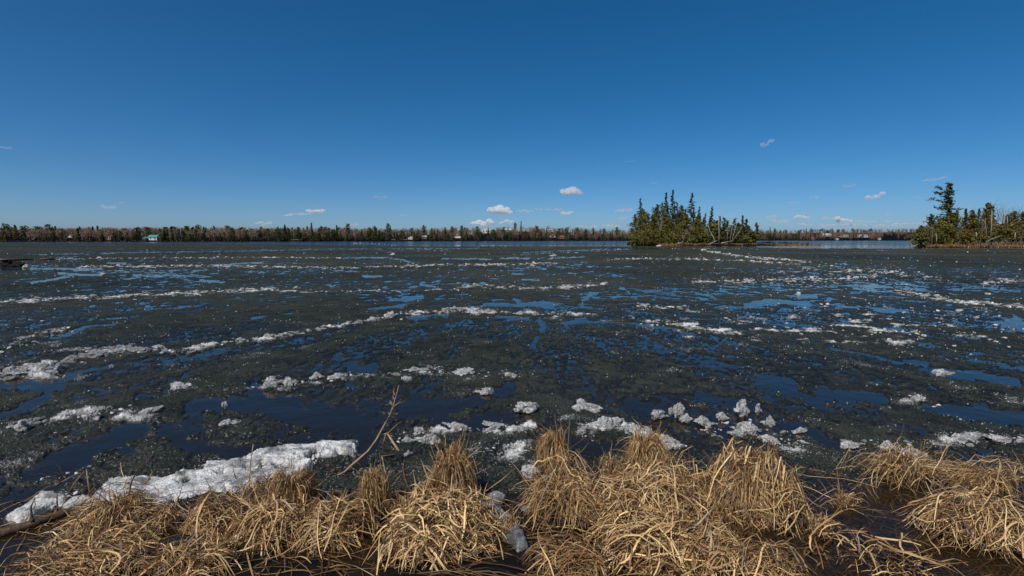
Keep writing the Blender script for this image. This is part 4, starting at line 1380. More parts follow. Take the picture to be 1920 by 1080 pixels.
def leaf_tris(centers, size, g, flat=0.6):
    """two small crossed triangles per clump point"""
    n = len(centers)
    d1 = g.normal(size=(n, 3))
    d1[:, 2] *= flat
    d1 /= np.linalg.norm(d1, axis=1)[:, None]
    d2 = g.normal(size=(n, 3))
    d2[:, 2] *= flat
    d2 -= d1 * (d1 * d2).sum(1)[:, None]
    d2 /= np.linalg.norm(d2, axis=1)[:, None] + 1e-9
    s = size * g.uniform(0.5, 1.35, (n, 1))
    V = np.stack([centers - d1 * s * 0.6 - d2 * s * 0.35, centers - d1 * s * 0.5 + d2 * s * 0.38, centers + d1 * s * 0.75], 1)
    F = np.arange(n * 3).reshape(n, 3)
    return V.reshape(-1, 3), F


def conifer(seed, H, Rm, kind='spruce', leaf=0.35, nb=60, per=14, gaps=0.15, base=0.06, tone_=(1, 1, 1)):
    """returns trunk mesh, crown mesh"""
    g = np.random.default_rng(seed)
    tr = Soup()
    bend = g.normal(size=2) * H * 0.012
    nseg = 7

    def axis(t):
        return np.array([bend[0] * math.sin(t * 3), bend[1] * math.sin(t * 2.3), t * H])
    tube(tr, [axis(i / nseg) for i in range(nseg + 1)], [max(0.02, H * 0.014 * (1 - 0.94 * i / nseg)) for i in range(nseg + 1)], 6)
    cr = Soup()
    base_c = np.array(GREENS['cedar' if kind == 'cedar' else ('pine' if kind == 'pine' else 'spruce')])
    base_c = base_c * np.array(tone_)
    sect = g.uniform(0.55, 1.2, 9)
    for b in range(nb):
        t = base + (1 - base) * (b + g.uniform(0, 1)) / nb
        if kind == 'spruce':
            rad = Rm * (1 - t) ** 0.85 * (0.9 + 0.25 * math.sin(b * 1.7)) + 0.10 * Rm * (1 - t) + 0.02 * Rm
            if t > 0.75:
                rad *= 0.75
        elif kind == 'cedar':
            rad = Rm * min(1, 3.2 * (t + 0.06)) ** 0.5 * (1 - t) ** 0.55
        else:
            rad = Rm * (0.25 + 0.75 * (1 - t)) * (0.5 + 0.75 * abs(math.sin(t * 17)))
        az = g.uniform(0, 2 * math.pi)
        rad *= sect[int(az / 6.2832 * 8.99)] * g.uniform(0.65, 1.1)
        if g.uniform() < gaps:
            rad *= 0.35
        a0 = axis(t)
        droop = {'spruce': -0.28, 'cedar': 0.25, 'pine': 0.08}[kind] + g.normal() * 0.12
        m = max(4, int(per * (0.35 + rad / Rm)))
        sl = g.uniform(0.15, 1.0, m) ** 0.75
        spread = 0.16 * rad * sl + 0.05
        pts = np.stack([a0[0] + math.cos(az) * rad * sl, a0[1] + math.sin(az) * rad * sl,
                        a0[2] + rad * sl * droop + (0.22 * rad * sl ** 2 if kind == 'spruce' else 0.0)], -1)
        pts += g.normal(size=pts.shape) * np.stack([spread, spread, spread * (0.35 if kind != 'cedar' else 0.8)], -1)
        V, F = leaf_tris(pts, leaf, g, 0.45 if kind != 'cedar' else 0.9)
        tone = base_c * g.uniform(0.65, 1.45)
        cr.add(V, F, tone * np.array([g.uniform(.85, 1.2), 1, g.uniform(.7, 1.1)]))
        if rad > 0.35 * Rm and b % 2 == 0:
            e = (a0[0] + math.cos(az) * rad * .8, a0[1] + math.sin(az) * rad * .8, a0[2] + rad * 0.8 * droop + 0.1 * rad)
            tube(tr, [a0, e], [H * 0.003 + 0.015, 0.012], 3)
    return tr.mesh('trunk', [M_bark]), cr.mesh('crown', [M_needle])


def bare_tree(seed, H, spread, thick=1.0, depth=4, mat=None, twigs=1.0, lean=0.0):
    g = random.Random(seed)
    tr, cr = Soup(), Soup()

    def grow(p, d, ln, r, lev):
        n = 4
        pts, rad = [p.copy()], [r]
        for i in range(n):
            d = (d + Vector((g.gauss(0, .13), g.gauss(0, .13), g.gauss(0, .08) + (0.05 if lev else 0)))).normalized()
            p = p + d * (ln / n)
            pts.append(p.copy())
            rad.append(r * (1 - 0.5 * (i + 1) / n))
        tube(tr if lev == 0 else cr, pts, rad, 5 if lev == 0 else 3)
        if lev >= depth:
            return
        for _ in range(int((6 if lev == 0 else 4) * twigs + g.random())):
            k = g.uniform(0.35 if lev == 0 else 0.2, 1.0)
            j = min(n - 1, int(k * n))
            q = pts[j].lerp(pts[j + 1], k * n - j)
            a = g.uniform(0, 6.283)
            up = g.uniform(0.3, 1.1)
            nd = (Vector((math.cos(a) * spread, math.sin(a) * spread, up)) + d * 0.5).normalized()
            grow(q, nd, ln * g.uniform(0.35, 0.62), r * 0.38, lev + 1)
    grow(Vector((0, 0, -0.2)), Vector((lean, g.gauss(0, .05), 1)).normalized(), H * 0.72, H * 0.011 * thick, 0)
    m = mat or M_bark
    return tr.mesh('trunk', [m]), cr.mesh('crown', [m])


def place_tree(name, trunk, crown, loc, label, cat, group=None, rz=0.0, sc=(1, 1, 1)):
    r = link(name, None, None, loc, label, cat, group)
    r.rotation_euler = (0, 0, rz)
    r.scale = sc
    link('trunk', trunk, r)
    link('crown', crown, r)
    return r


def land_patch(name, outline_fn, x0, x1, y0, y1, step, hfun, mat):
    x = np.arange(x0, x1, step)
    y = np.arange(y0, y1, step)
    Xg, Yg = np.meshgrid(x, y)
    Z = hfun(Xg, Yg)
    ii = np.arange(Xg.size).reshape(Xg.shape)
    q = np.stack([ii[:-1, :-1], ii[:-1, 1:], ii[1:, 1:], ii[1:, :-1]], -1).reshape(-1, 4)
    q = q[(Z.ravel()[q] > -0.5).any(1)]
    return link(name, mesh_np(name, np.stack([Xg, Yg, Z], -1).reshape(-1, 3), q, [mat], smooth=True), kind='structure')


# --- the island
def island_h(X, Y):
    ax = np.interp(X, [40.5, 45, 60, 78, 86, 92, 95], [0.4, 14, 22, 20, 5, 1.5, 0.3])   # half depth along its length
    mid = np.interp(X, [36, 45, 60, 80, 100], [184, 181, 176, 171, 160])
    d = 1 - np.abs(Y - mid) / np.maximum(ax, 0.5)
    d = np.where((X < 40.5) | (X > 95), -1, d)
    return np.clip(d, -1, 1) * 0.9 * np.where(d > 0, 1, 3) + 0.25 * fbm(X * 0.3, Y * 0.3, 3, 120)


land_patch('island_ground', None, 30, 104, 148, 206, 0.8, island_h, M_island)
for px in (1190, 1300, 1420, 1545):
    print('isl', px, at(px, 461), at(px, 459))


def island_tree(px, top, wpx, Y, kind, label, group=None, seed=0, nb=60, per=14, gaps=0.15, base=0.05, leaf=0.42, cat=None):
    X = (px - 960) / 960 * Y / 1.0044
    z0 = max(float(island_h(np.array([X]), np.array([Y]))[0]), 0.0) - 0.1
    H = atY(px, top, Y).z - z0
    Rm = wpx / 2 * Y / 960 * (1.25 if kind != 'spruce' else 1.1)
    tr, cr = conifer(seed, H, Rm, kind, leaf, nb, per, gaps, base)
    return place_tree({'spruce': 'spruce_tree', 'cedar': 'cedar_tree', 'pine': 'pine_tree'}[kind], tr, cr, (X, Y, z0), label, cat or {'spruce': 'spruce', 'cedar': 'cedar', 'pine': 'pine'}[kind], group)


ISL = [
    (1199, 372, 34, 178, 'spruce', 'spruce with a slim dark spire at the left end of the island', 70),
    (1189, 402, 30, 176, 'cedar', 'bushy olive tree leaning out at the left tip of the island', 50),
    (1207, 398, 50, 172, 'cedar', 'wide olive tree at the front of the left end of the island', 80),
    (1247, 361, 42, 176, 'spruce', 'tall island spruce, left one of the close pair of highest spires', 90),
    (1259, 356, 38, 178, 'spruce', 'highest island spruce, right one of the close pair of spires', 90),
    (1231, 384, 38, 172, 'cedar', 'yellowish cedar left below the pair of highest spires', 80),
    (1223, 402, 38, 168, 'cedar', 'round olive cedar in front of the yellowish one on the island', 70),
    (1295, 362, 42, 174, 'spruce', 'isolated tall island spruce right of the highest pair', 90),
    (1276, 385, 30, 178, 'cedar', 'dark blunt topped cedar between the tall pair and the isolated spruce', 70),
    (1268, 380, 20, 182, 'spruce', 'thin sparse spruce just right of the highest pair', 40),
    (1310, 388, 26, 175, 'spruce', 'thin brownish spruce right of the isolated tall one', 45),
    (1286, 402, 34, 168, 'cedar', 'yellow green cedar low in front of the isolated spruce', 70),
    (1252, 408, 46, 168, 'cedar', 'broad cedar low before the highest pair of spires', 90),
    (1306, 412, 38, 168, 'cedar', 'brownish low cedar in the right middle of the island', 70),
    (1333, 387, 24, 174, 'spruce', 'slim dark spruce over the white leaning trunk', 60),
    (1321, 400, 18, 176, 'spruce', 'short thin spruce left of the slim dark one', 36),
    (1338, 418, 26, 172, 'cedar', 'low olive tree behind the white leaning trunk', 50),
    (1348, 405, 16, 172, 'spruce', 'scrawny spruce beside the straight white snag', 30),
    (1357, 408, 22, 173, 'pine', 'small dark pine right of the straight white snag', 40),
    (1364, 414, 18, 170, 'pine', 'short tufted pine right of the small dark pine', 30),
    (1376, 410, 22, 170, 'pine', 'ragged tree among the dead stems near the right of the island', 40),
    (1391, 404, 20, 170, 'spruce', 'slim spruce near the right end of the island', 45),
    (1398, 411, 30, 166, 'spruce', 'dark full conical spruce at the right end of the island', 70),
    (1417, 418, 18, 166, 'pine', 'small faint pine last on the right of the island', 30),
    (1408, 432, 26, 164, 'cedar', 'low bush like cedar right of the conical spruce', 40),
]
for i, (px, top, w, Y, kind, lab, nb) in enumerate(ISL):
    island_tree(px, top, w, Y, kind, lab, seed=1000 + i, nb=int(nb * 1.5), per=30 if kind == 'cedar' else 22, gaps=0.15, base=0.03 if kind == 'cedar' else 0.10)
for i, (px, top, w, Y) in enumerate([(1203, 392, 34, 186), (1214, 404, 36, 184), (1227, 394, 30, 186), (1240, 380, 30, 186), (1250, 388, 34, 184), (1263, 384, 28, 186), (1272, 396, 34, 185), (1284, 392, 28, 186), (1299, 388, 30, 184), (1308, 402, 32, 182), (1318, 408, 30, 182), (1330, 410, 28, 180), (1343, 414, 28, 180), (1355, 420, 28, 178), (1370, 422, 28, 178), (1384, 418, 26, 176), (1404, 424, 28, 174)]):
    X = (px - 960) / 960 * Y / 1.0044
    tr, cr = conifer(1300 + i, atY(px, top, Y).z - 0.2, w / 2 * Y / 960 * 1.1, 'spruce' if i % 3 else 'cedar', 0.42, 90, 22, 0.12, 0.05)
    place_tree('spruce_tree' if i % 3 else 'cedar_tree', tr, cr, (X, Y, 0.2), 'dark conifer standing in the back row of the island woods, mostly hidden', 'conifer', 'conifers in the back row of the island')
for i, (px, top, Y) in enumerate([(1237, 415, 166), (1267, 412, 166), (1296, 425, 165), (1215, 425, 167), (1278, 428, 165), (1318, 425, 168), (1328, 432, 170), (1368, 432, 172), (1386, 435, 172)]):
    X = (px - 960) / 960 * Y / 1.0044
    tr, cr = bare_tree(60 + i, atY(px, top, Y).z, 0.7, 1.0, 3, M_bark if i % 2 else M_deadwood, 1.0)
    place_tree('bare_tree', tr, cr, (X, Y, 0.2), 'leafless grey brown tree at the front edge of the island woods', 'tree', 'leafless trees along the island front')
for i, (px, top, w, Y) in enumerate([(1196, 436, 34, 168), (1212, 432, 34, 164), (1228, 430, 34, 165), (1242, 432, 34, 166), (1258, 434, 34, 166), (1272, 434, 30, 168), (1284, 436, 34, 166), (1300, 434, 34, 166), (1314, 436, 30, 168), (1326, 440, 26, 170), (1352, 438, 24, 172), (1366, 440, 26, 172), (1380, 440, 24, 170)]):
    X = (px - 960) / 960 * Y / 1.0044
    tr, cr = conifer(1200 + i, atY(px, top, Y).z - 0.2, w / 2 * Y / 960 * 1.2, 'cedar', 0.4, 60, 22, 0.15, 0.0)
    place_tree('cedar_shrub', tr, cr, (X, Y, 0.1), 'low bushy cedar in the undergrowth along the island front', 'shrub', 'low cedars of the island undergrowth')
for name, pts, Y, r, lab in [('white_snag', [(1342, 458), (1338, 446), (1331, 433), (1327, 418)], 166, 0.20, 'white leafless trunk leaning left on the island'),
                             ('white_snag', [(1348, 458), (1348.3, 435), (1347, 403)], 165, 0.16, 'straight pale snag right of the white leaning trunk'),
                             ('dead_stem', [(1363, 457), (1365, 430), (1369, 400)], 166, 0.11, 'thin grey dead stem, left one of the dead cluster'),
                             ('dead_stem', [(1368, 457), (1372, 430), (1376, 398)], 167, 0.11, 'thin grey dead stem in the middle of the dead cluster'),
                             ('dead_stem', [(1371, 457), (1376, 438), (1385, 402)], 166, 0.10, 'grey dead stem leaning right in the dead cluster'),
                             ('dead_stem', [(1373, 452), (1385, 436), (1392, 424)], 165, 0.09, 'short dead stem slanting far right in the dead cluster'),
                             ('dead_stem', [(1341, 440), (1341, 415), (1343, 396)], 170, 0.07, 'thin bare stem just left of the straight pale snag')]:
    stick(name, [atY(a, b, Y) for a, b in pts], r, 0.03, lab, M_deadwood, 'dead tree')
# pale logs and rock on the island shore
for a, b, lab in [((1270, 456.5), (1282, 453.5), 'pale driftwood log on the island shore below the tall pair'), ((1328, 458), (1345, 451), 'fallen grey log under the white leaning trunk'), ((1352, 456), (1372, 452), 'fallen grey log under the dead cluster')]:
    stick('fallen_log', [atY(*a, 161), atY(*b, 162)], 0.16, 0.1, lab, M_deadwood, 'log')
V, F = chunk_verts(55, 2)
link('ice_chunk', mesh_np('ice_chunk', V * np.array([0.9, .7, .25]), F, [M_ice]), None, (*at(1236, 461.5)[:2], 0.15), 'white ice block against the island shore', 'ice chunk')


def reeds(name, n, fx, label, h=(0.6, 1.3), w=0.07):
    pts = fx(n)
    k = 3
    hh = rng.uniform(*h, n)
    P = np.zeros((n, k, 3))
    lean = rng.normal(size=(n, 2)) * 0.25
    for i in range(k):
        tt = i / (k - 1)
        P[:, i, 0] = pts[:, 0] + lean[:, 0] * tt * hh
        P[:, i, 1] = pts[:, 1] + lean[:, 1] * tt * hh
        P[:, i, 2] = pts[:, 2] + hh * tt
    W = w * rng.uniform(0.6, 1.4, (n, 1)) * np.array([1, .8, .2])[None]
    S = Soup()
    S.add(*ribbons(P, W, rng.uniform(-1.5, 1.5, (n, 1)) * np.ones((1, k)), straw_col(n, 0.1) * np.array([0.72, 0.72, 0.70])))
    return link(name, S.mesh(name, [M_straw]), kind='stuff', label=label, cat='reeds')


def isl_pts(n):
    px = rng.uniform(1232, 1545, n)
    yb = np.interp(px, [1232, 1300, 1420, 1545], [162.5, 160, 158, 157])
    Y = yb + rng.uniform(0, 1, n) * np.interp(px, [1232, 1420, 1450, 1545], [3, 4, 4, 2])
    keep = rng.uniform(size=n) < np.interp(px, [1232, 1480, 1545], [1, 1, .15])
    X = (px - 960) / 960 * Y / 1.0044
    return np.stack([X, Y, np.full(n, 0.0)], -1)[keep]


def reeds_wrap(name, n, fn, label, **kw):
    p = fn(n)
    return reeds(name, len(p), lambda m: p, label, **kw)


reeds_wrap('shore_reeds', 5200, isl_pts, 'golden dry reeds along the island shore and its low spit', h=(0.25, 0.75), w=0.08)


# --- the right hand peninsula
def pen_h(X, Y):
    left = np.interp(Y, [108, 115, 120, 125, 133, 150, 170, 200], [93, 92.5, 96.5, 100, 104.5, 119, 136, 162])
    front = np.interp(X, [85, 95, 110, 140, 200], [117.5, 115.5, 114.0, 112, 108])
    d = np.minimum((X - left) / 6, np.minimum((Y - front) / 5, (200 - Y) / 20))
    return np.clip(d, -1, 1) * 0.7 + np.clip(d - 1, 0, 3) * 0.25 + 0.18 * fbm(X * 0.4, Y * 0.4, 3, 130)


land_patch('peninsula_ground', None, 84, 240, 102, 205, 1.0, pen_h, M_island)
PEN = [
    (1773, 344, 52, 128, 'pine', 'tallest ragged pine with an arm reaching left on the right shore', 60),
    (1724, 424, 26, 133, 'cedar', 'round low cedar at the left tip of the right shore', 60),
    (1742, 402, 34, 131, 'cedar', 'thin greyish cedar left below the tallest ragged pine', 50),
    (1760, 412, 42, 124, 'cedar', 'dark bushy cedar low at the foot of the ragged pine', 90),
    (1785, 400, 44, 126, 'cedar', 'dense dark cedar right under the ragged pine', 90),
    (1773, 420, 36, 121, 'cedar', 'dark low cedar before the trunk of the ragged pine', 80),
    (1806, 392, 26, 132, 'spruce', 'leaning thin spruce right of the ragged pine', 50),
    (1820, 394, 30, 132, 'cedar', 'bronze green tree left of the highest rounded one on the right shore', 60),
    (1831, 391, 22, 136, 'spruce', 'narrow spruce beside the highest rounded tree', 45),
    (1845, 381, 36, 132, 'cedar', 'highest rounded bronze tree in the right shore woods', 90),
    (1857, 387, 24, 136, 'spruce', 'narrow bronze spruce right of the highest rounded tree', 45),
    (1812, 432, 34, 122, 'cedar', 'low olive bush like cedar at the right shore front', 60),
    (1898, 396, 28, 134, 'cedar', 'bronze cedar right of the bare crowned tree', 60),
    (1915, 398, 26, 132, 'cedar', 'bronze cedar cut by the right edge', 60),
    (1880, 420, 36, 128, 'cedar', 'low bronze cedar between the pale trunks', 70),
    (1850, 425, 34, 128, 'cedar', 'low dark cedar left of the pale trunks', 70),
    (1888, 405, 24, 140, 'spruce', 'dark spruce hidden behind the pale trunks', 45),
    (1905, 428, 34, 128, 'cedar', 'low bronze cedar by the right edge', 60),
    (1940, 395, 30, 136, 'cedar', 'bronze cedar just outside the right edge', 50),
]
for i, (px, top, w, Y, kind, lab, nb) in enumerate(PEN):
    X = (px - 960) / 960 * Y / 1.0044
    z0 = float(pen_h(np.array([X]), np.array([float(Y)]))[0]) - 0.1
    H = atY(px, top, Y).z - z0
    if i == 0:
        tr, cr = conifer(2000, H, w / 2 * Y / 960, 'pine', 0.42, 130, 30, 0.06, 0.22)
        r_ = place_tree('pine_tree', tr, cr, (X, Y, z0), lab, 'pine')
        s, s2 = Soup(), Soup()
        g = np.random.default_rng(9)
        for (x1, y1, x2, y2) in [(1773, 378, 1744, 373), (1772, 358, 1757, 350), (1774, 352, 1785, 345), (1774, 366, 1752, 360), (1774, 396, 1754, 388), (1775, 392, 1803, 391)]:
            a = atY(x1, y1, Y) - Vector((X, Y, z0))
            b = atY(x2, y2, Y - 0.6) - Vector((X, Y, z0))
            tube(s, [a, a.lerp(b, .5) + Vector((0, 0, -.1)), b], [.07, .05, .02], 4)
            m = 46
            tt = g.uniform(0.3, 1.05, m)
            pts = np.array([tuple(a.lerp(b, float(q)) + Vector((g.normal() * .15, g.normal() * .3, g.normal() * .16))) for q in tt])
            V, F = leaf_tris(pts, 0.45, g, 0.5)
            s2.add(V, F, np.array(GREENS['pine']) * 0.9)
        link('limb', s.mesh('limb', [M_bark]), r_)
        link('limb_needles', s2.mesh('limb_needles', [M_needle]), r_)
    else:
        tr, cr = conifer(2000 + i, H, w / 2 * Y / 960 * 1.3, kind, 0.36, int(nb * 1.4) + 15, 26, 0.15, 0.04, (1, 1, 1) if px < 1800 else (1.12, 0.96, 1.0))
        nm = {'spruce': 'spruce_tree', 'cedar': 'cedar_tree'}[kind]
        place_tree(nm, tr, cr, (X, Y, z0), lab, kind)
for i in range(26):
    px = 1795 + i * 10 + rng.uniform(-4, 4)
    Y = rng.uniform(138, 158)
    X = (px - 960) / 960 * Y / 1.0044
    top = rng.uniform(394, 412)
    z0 = float(pen_h(np.array([X]), np.array([Y]))[0]) - 0.1
    if i % 3 == 0:
        tr, cr = conifer(2200 + i, atY(px, top, Y).z - z0, rng.uniform(15, 20) * Y / 960, 'cedar' if i % 4 == 1 else 'spruce', 0.42, 90, 22, 0.12, 0.04, (1.12, 0.96, 1.0))
        place_tree('cedar_tree' if i % 4 == 1 else 'spruce_tree', tr, cr, (X, Y, z0), 'bronze green conifer in the back of the right shore woods', 'conifer', 'conifers in the back of the right shore woods')
    else:
        tr, cr = bare_tree(350 + i, atY(px, top - 4, Y).z - z0, 0.75, 1.0, 3, M_bark, 1.3)
        place_tree('bare_tree', tr, cr, (X, Y, z0), 'leafless brown tree in the back of the right shore woods', 'tree', 'leafless trees in the back of the right shore woods')
for i, (px, top, Y, lab) in enumerate([(1877, 378, 134, 'bare crowned tree standing above the right shore woods'), (1889, 383, 136, 'leafless tree right beside the bare crowned one'), (1838, 405, 124, 'leafless grey tree before the rounded bronze tree'),
                                       (1800, 415, 122, 'leafless grey tree right of the dark cedars'), (1748, 415, 122, 'leafless twiggy tree at the left front of the right shore'), (1912, 410, 124, 'leafless brown tree at the right edge'), (1925, 395, 130, 'leafless tree just beyond the right edge')]):
    X = (px - 960) / 960 * Y / 1.0044
    tr, cr = bare_tree(300 + i, atY(px, top, Y).z, 0.75, 1.0, 3, M_bark, 1.1)
    place_tree('bare_tree', tr, cr, (X, Y, 0.4), lab, 'tree')
for pts, Y, r, lab in [([(1857, 452), (1859, 425), (1860, 395)], 126, 0.16, 'pale upright trunk left of the twin pale trunks'), ([(1882, 438), (1883, 415), (1884, 395)], 128, 0.17, 'pale upright trunk, left one of the twins'),
                       ([(1888, 438), (1889, 420), (1889, 405)], 129, 0.13, 'pale upright trunk, right one of the twins'), ([(1849, 452), (1849, 430), (1847, 415)], 122, 0.10, 'thin grey dead trunk at the right shore front'),
                       ([(1830, 447), (1831, 440), (1830, 435)], 121, 0.22, 'short broken orange stump by the olive bush'), ([(1903, 452), (1903, 443), (1904, 436)], 120, 0.16, 'broken grey stump at the right shore'),
                       ([(1755, 457), (1756, 447), (1755, 437)], 118, 0.12, 'short grey stump at the left front of the right shore'),
                       ([(1849, 453), (1862, 447), (1878, 442)], 119, 0.12, 'long pale fallen trunk resting slanted on the right shore')]:
    stick('pale_snag' if 'fallen' not in lab else 'fallen_tree', [atY(a, b, Y) for a, b in pts], r * 0.62, r * 0.35, lab, M_deadwood, 'dead tree')
for i in range(16):
    px = rng.uniform(1835, 2010)
    Y = rng.uniform(115, 121)
    X = (px - 960) / 960 * Y / 1.0044
    tr, cr = bare_tree(400 + i % 5, rng.uniform(1.2, 2.2), 1.3, 1.2, 3, M_deadwood, 1.2)
    place_tree('bare_shrub', tr, cr, (X, Y, 0.1), 'grey twiggy leafless shrub on the right shore', 'shrub', 'grey shrubs of the right shore')


def pen_pts(n):
    px = rng.uniform(1738, 2080, n)
    Y = np.interp(px, [1738, 1800, 1900, 2080], [116.5, 115, 113.8, 112.5]) + rng.uniform(0, 2.5, n)
    far = rng.uniform(size=n) < 0.3
    Y = np.where(far & (px > 1780), Y + rng.uniform(2, 7, n), Y)
    X = (px - 960) / 960 * Y / 1.0044
    return np.stack([X, Y, np.maximum(pen_h(X, Y), 0) - 0.05], -1)


reeds_wrap('shore_reeds', 4600, pen_pts, 'golden dry reeds along the right shore', h=(0.2, 0.65), w=0.06)

# snag standing in the water left of the peninsula, and the white boat
Yn = at(1708, 463).y
s = [atY(1710, 462.5, Yn), atY(1709, 458, Yn), atY(1706, 453.5, Yn)]
root = link('water_snag', None, None, s[0], 'grey forked snag standing in the water left of the right shore', 'dead tree')
sp = Soup()
tube(sp, [p - s[0] for p in s], [.09, .07, .03], 5)
link('stem', sp.mesh('stem', [M_deadwood]), root)
sp = Soup()
tube(sp, [atY(1710, 462, Yn) - s[0], atY(1716, 460, Yn) - s[0], atY(1724, 457, Yn) - s[0]], [.06, .05, .02], 5)
link('fork', sp.mesh('fork', [M_deadwood]), root)
stick('fallen_tree', [atY(1714, 450, 135), atY(1722, 455, 134), atY(1730, 456.5, 133)], .1, .08, 'bare trunk slanting into the water beside the white boat', M_deadwood, 'dead tree')


def boat(loc, Ln, label, rz):
    root = link('white_boat', None, None, loc, label, 'boat')
    root.rotation_euler = (0, 0, rz)
    n = 13
    V, F = [], []
    for i in range(n):
        t = i / (n - 1)
        w = 0.5 * Ln * 0.30 * (math.sin(min(1, t * 1.25 + 0.25) * math.pi / 2) if t < .6 else math.cos((t - .6) / .4 * math.pi / 2) ** 0.7 + 0.001)
        sh = 0.55 + 0.25 * t * t
        for (a, z) in ((-w, sh), (-w * .75, 0.1), (0, -0.08), (w * .75, 0.1), (w, sh)):
            V.append((-Ln / 2 + Ln * t, a, z))
    for i in range(n - 1):
        for k in range(4):
            a = i * 5 + k
            F += [(a, a + 1, a + 6), (a, a + 6, a + 5)]
    for k in range(3):
        F.append((0, k + 1, k + 2))
    s = Soup()
    s.add(V, F)
    link('hull', s.mesh('hull', [M_hull], smooth=True), root)
    for q in (-0.2, 0.12):
        s = Soup()
        box(s, (Ln * q - .12, -Ln * .12, 0.36), (Ln * q + .12, Ln * .12, 0.41))
        link('bench', s.mesh('bench', [M_deadwood]), root)
    return root


boat((*at(1732, 460.2)[:2], 0.25), 2.6, 'white rowing boat lying at the left tip of the right shore', 0.1)


# --- far shore land
HILL_PX = [-900, 0, 150, 400, 640, 760, 900, 960, 1060, 1180, 1350, 1500, 1700, 2000, 2700]
HILL_H = [4, 4, 4, 5, 6, 7, 12, 16, 15, 10, 14, 17, 19, 18, 12]


def shore_Y(px):
    py = shoreline_py(px)
    v_ = (540 - py) / 960
    return -CAM_H / (-SP + v_ * CP) * (CP + v_ * SP)


def far_z(px, s):
    hill = np.interp(px, HILL_PX, HILL_H)
    return -0.6 + 1.5 * np.clip(s / 6, 0, 1) + 2.0 * np.clip(s / 45, 0, 1) + hill * np.clip((s - 25) / 240, 0, 1) ** 1.2


def far_pt(px, s):
    Y = float(shore_Y(px)) + s
    return Vector(((px - 960) / 960 * Y / 1.0044, Y, float(far_z(px, s))))


fpx = np.arange(-900, 2701, 12.0)
fs = np.array([0, 3, 6, 12, 25, 45, 80, 120, 170, 230, 300, 600, 1500, 5000, 20000.0])
PXg, SSg = np.meshgrid(fpx, fs)
Yg = shore_Y(PXg) + SSg
Xg = (PXg - 960) / 960 * Yg / 1.0044
Zg = far_z(PXg, SSg) + np.clip(SSg / 50, 0, 1) * 1.2 * fbm(Xg * 0.012, Yg * 0.012, 3, 150)
ii = np.arange(Xg.size).reshape(Xg.shape)
q = np.stack([ii[:-1, :-1], ii[:-1, 1:], ii[1:, 1:], ii[1:, :-1]], -1).reshape(-1, 4)
link('far_shore_hills', mesh_np('far_shore_hills', np.stack([Xg, Yg, Zg], -1).reshape(-1, 3), q, [M_forest], smooth=True), kind='structure')


def small_conifer(seed, H, Rm, kind):
    """far tree as one mesh: trunk and crown"""
    g = np.random.default_rng(seed)
    S = Soup()
    tube(S, [(0, 0, -.5), (0, 0, H * .9)], [H * .016, .04], 4, (1, 1, 1), 1)
    base = np.array(GREENS['cedar' if kind == 'cedar' else ('pine' if kind == 'pine' else 'dark')])
    n = 340
    t = g.uniform(0.04 if kind != 'pine' else 0.3, 1, n)
    if kind == 'pine':
        rad = Rm * (0.35 + 0.65 * np.sin(np.clip((t - .3) / .7, 0, 1) * 2.6)) * (0.6 + .5 * np.abs(np.sin(t * 14 + seed)))
    elif kind == 'cedar':
        rad = Rm * np.sqrt(np.minimum(1, 4 * t)) * (1 - t) ** 0.5
    else:
        rad = Rm * (1 - t) ** 0.8 + 0.05
    az = g.uniform(0, 6.283, n)
    lob = 0.75 + 0.35 * np.sin(az * 3 + t * 9 + seed)
    rr = rad * lob * g.uniform(0.35, 1.0, n) ** 0.6
    pts = np.stack([rr * np.cos(az), rr * np.sin(az), t * H - rr * 0.15], -1)
    V, F = leaf_tris(pts, H * 0.085, g, 0.6)
    tone = np.repeat(base[None] * g.uniform(0.6, 1.4, (n, 1)), 3, axis=0)
    S.add(V, F, tone, 0)
    return S.mesh('conifer', [M_needle, M_bark])


def small_bare(seed, H, dark=1.0):
    g = np.random.default_rng(seed)
    S = Soup()
    tube(S, [(0, 0, -.5), (g.normal() * .3, 0, H * .5), (g.normal() * .6, 0, H * .9)], [H * .016, H * .011, .04], 4, (1.3, 1.3, 1.3))
    n = 150
    t = g.uniform(0.25, 0.8, n)
    az = g.uniform(0, 6.283, n)
    ln = H * g.uniform(0.10, 0.32, n)
    st = np.stack([g.normal(size=n) * H * .08, g.normal(size=n) * H * .08, t * H], -1)
    en = st + np.stack([np.cos(az) * ln * .7, np.sin(az) * ln * .7, ln * g.uniform(0.3, 1.1, n)], -1)
    w = 0.05 + 0.012 * H * g.uniform(.3, 1, (n, 1))
    sd = np.stack([-np.sin(az), np.cos(az), g.normal(size=n) * .3], -1) * w
    V = np.stack([st - sd * .5, st + sd * .5, en], 1).reshape(-1, 3)
    S.add(V, np.arange(n * 3).reshape(n, 3), np.repeat(g.uniform(.7, 1.5, (n, 1)) * np.array([[2.0, 1.6, 1.4]]), 3, axis=0) * dark)
    return S.mesh('bare_tree', [M_bark])


CON = {k: [small_conifer(3000 + i + 20 * j, 10, r, k) for i in range(5)] for j, (k, r) in enumerate((('spruce', 2.0), ('cedar', 2.3), ('pine', 2.6)))}
BARE = [small_bare(3300 + i, 10) for i in range(7)]


def con_density(px):
    return np.interp(px, [-600, -20, 55, 60, 150, 300, 380, 440, 470, 600, 640, 760, 800, 1000, 1050, 1175, 1185, 1420, 1520, 1560, 1700, 1720, 2600],
                     [0.8, 1.0, 1.0, .3, .45, .5, .6, .7, .8, 1.0, 1.0, .9, .75, .5, .6, .95, .3, .7, .75, .3, .25, .2, .6])


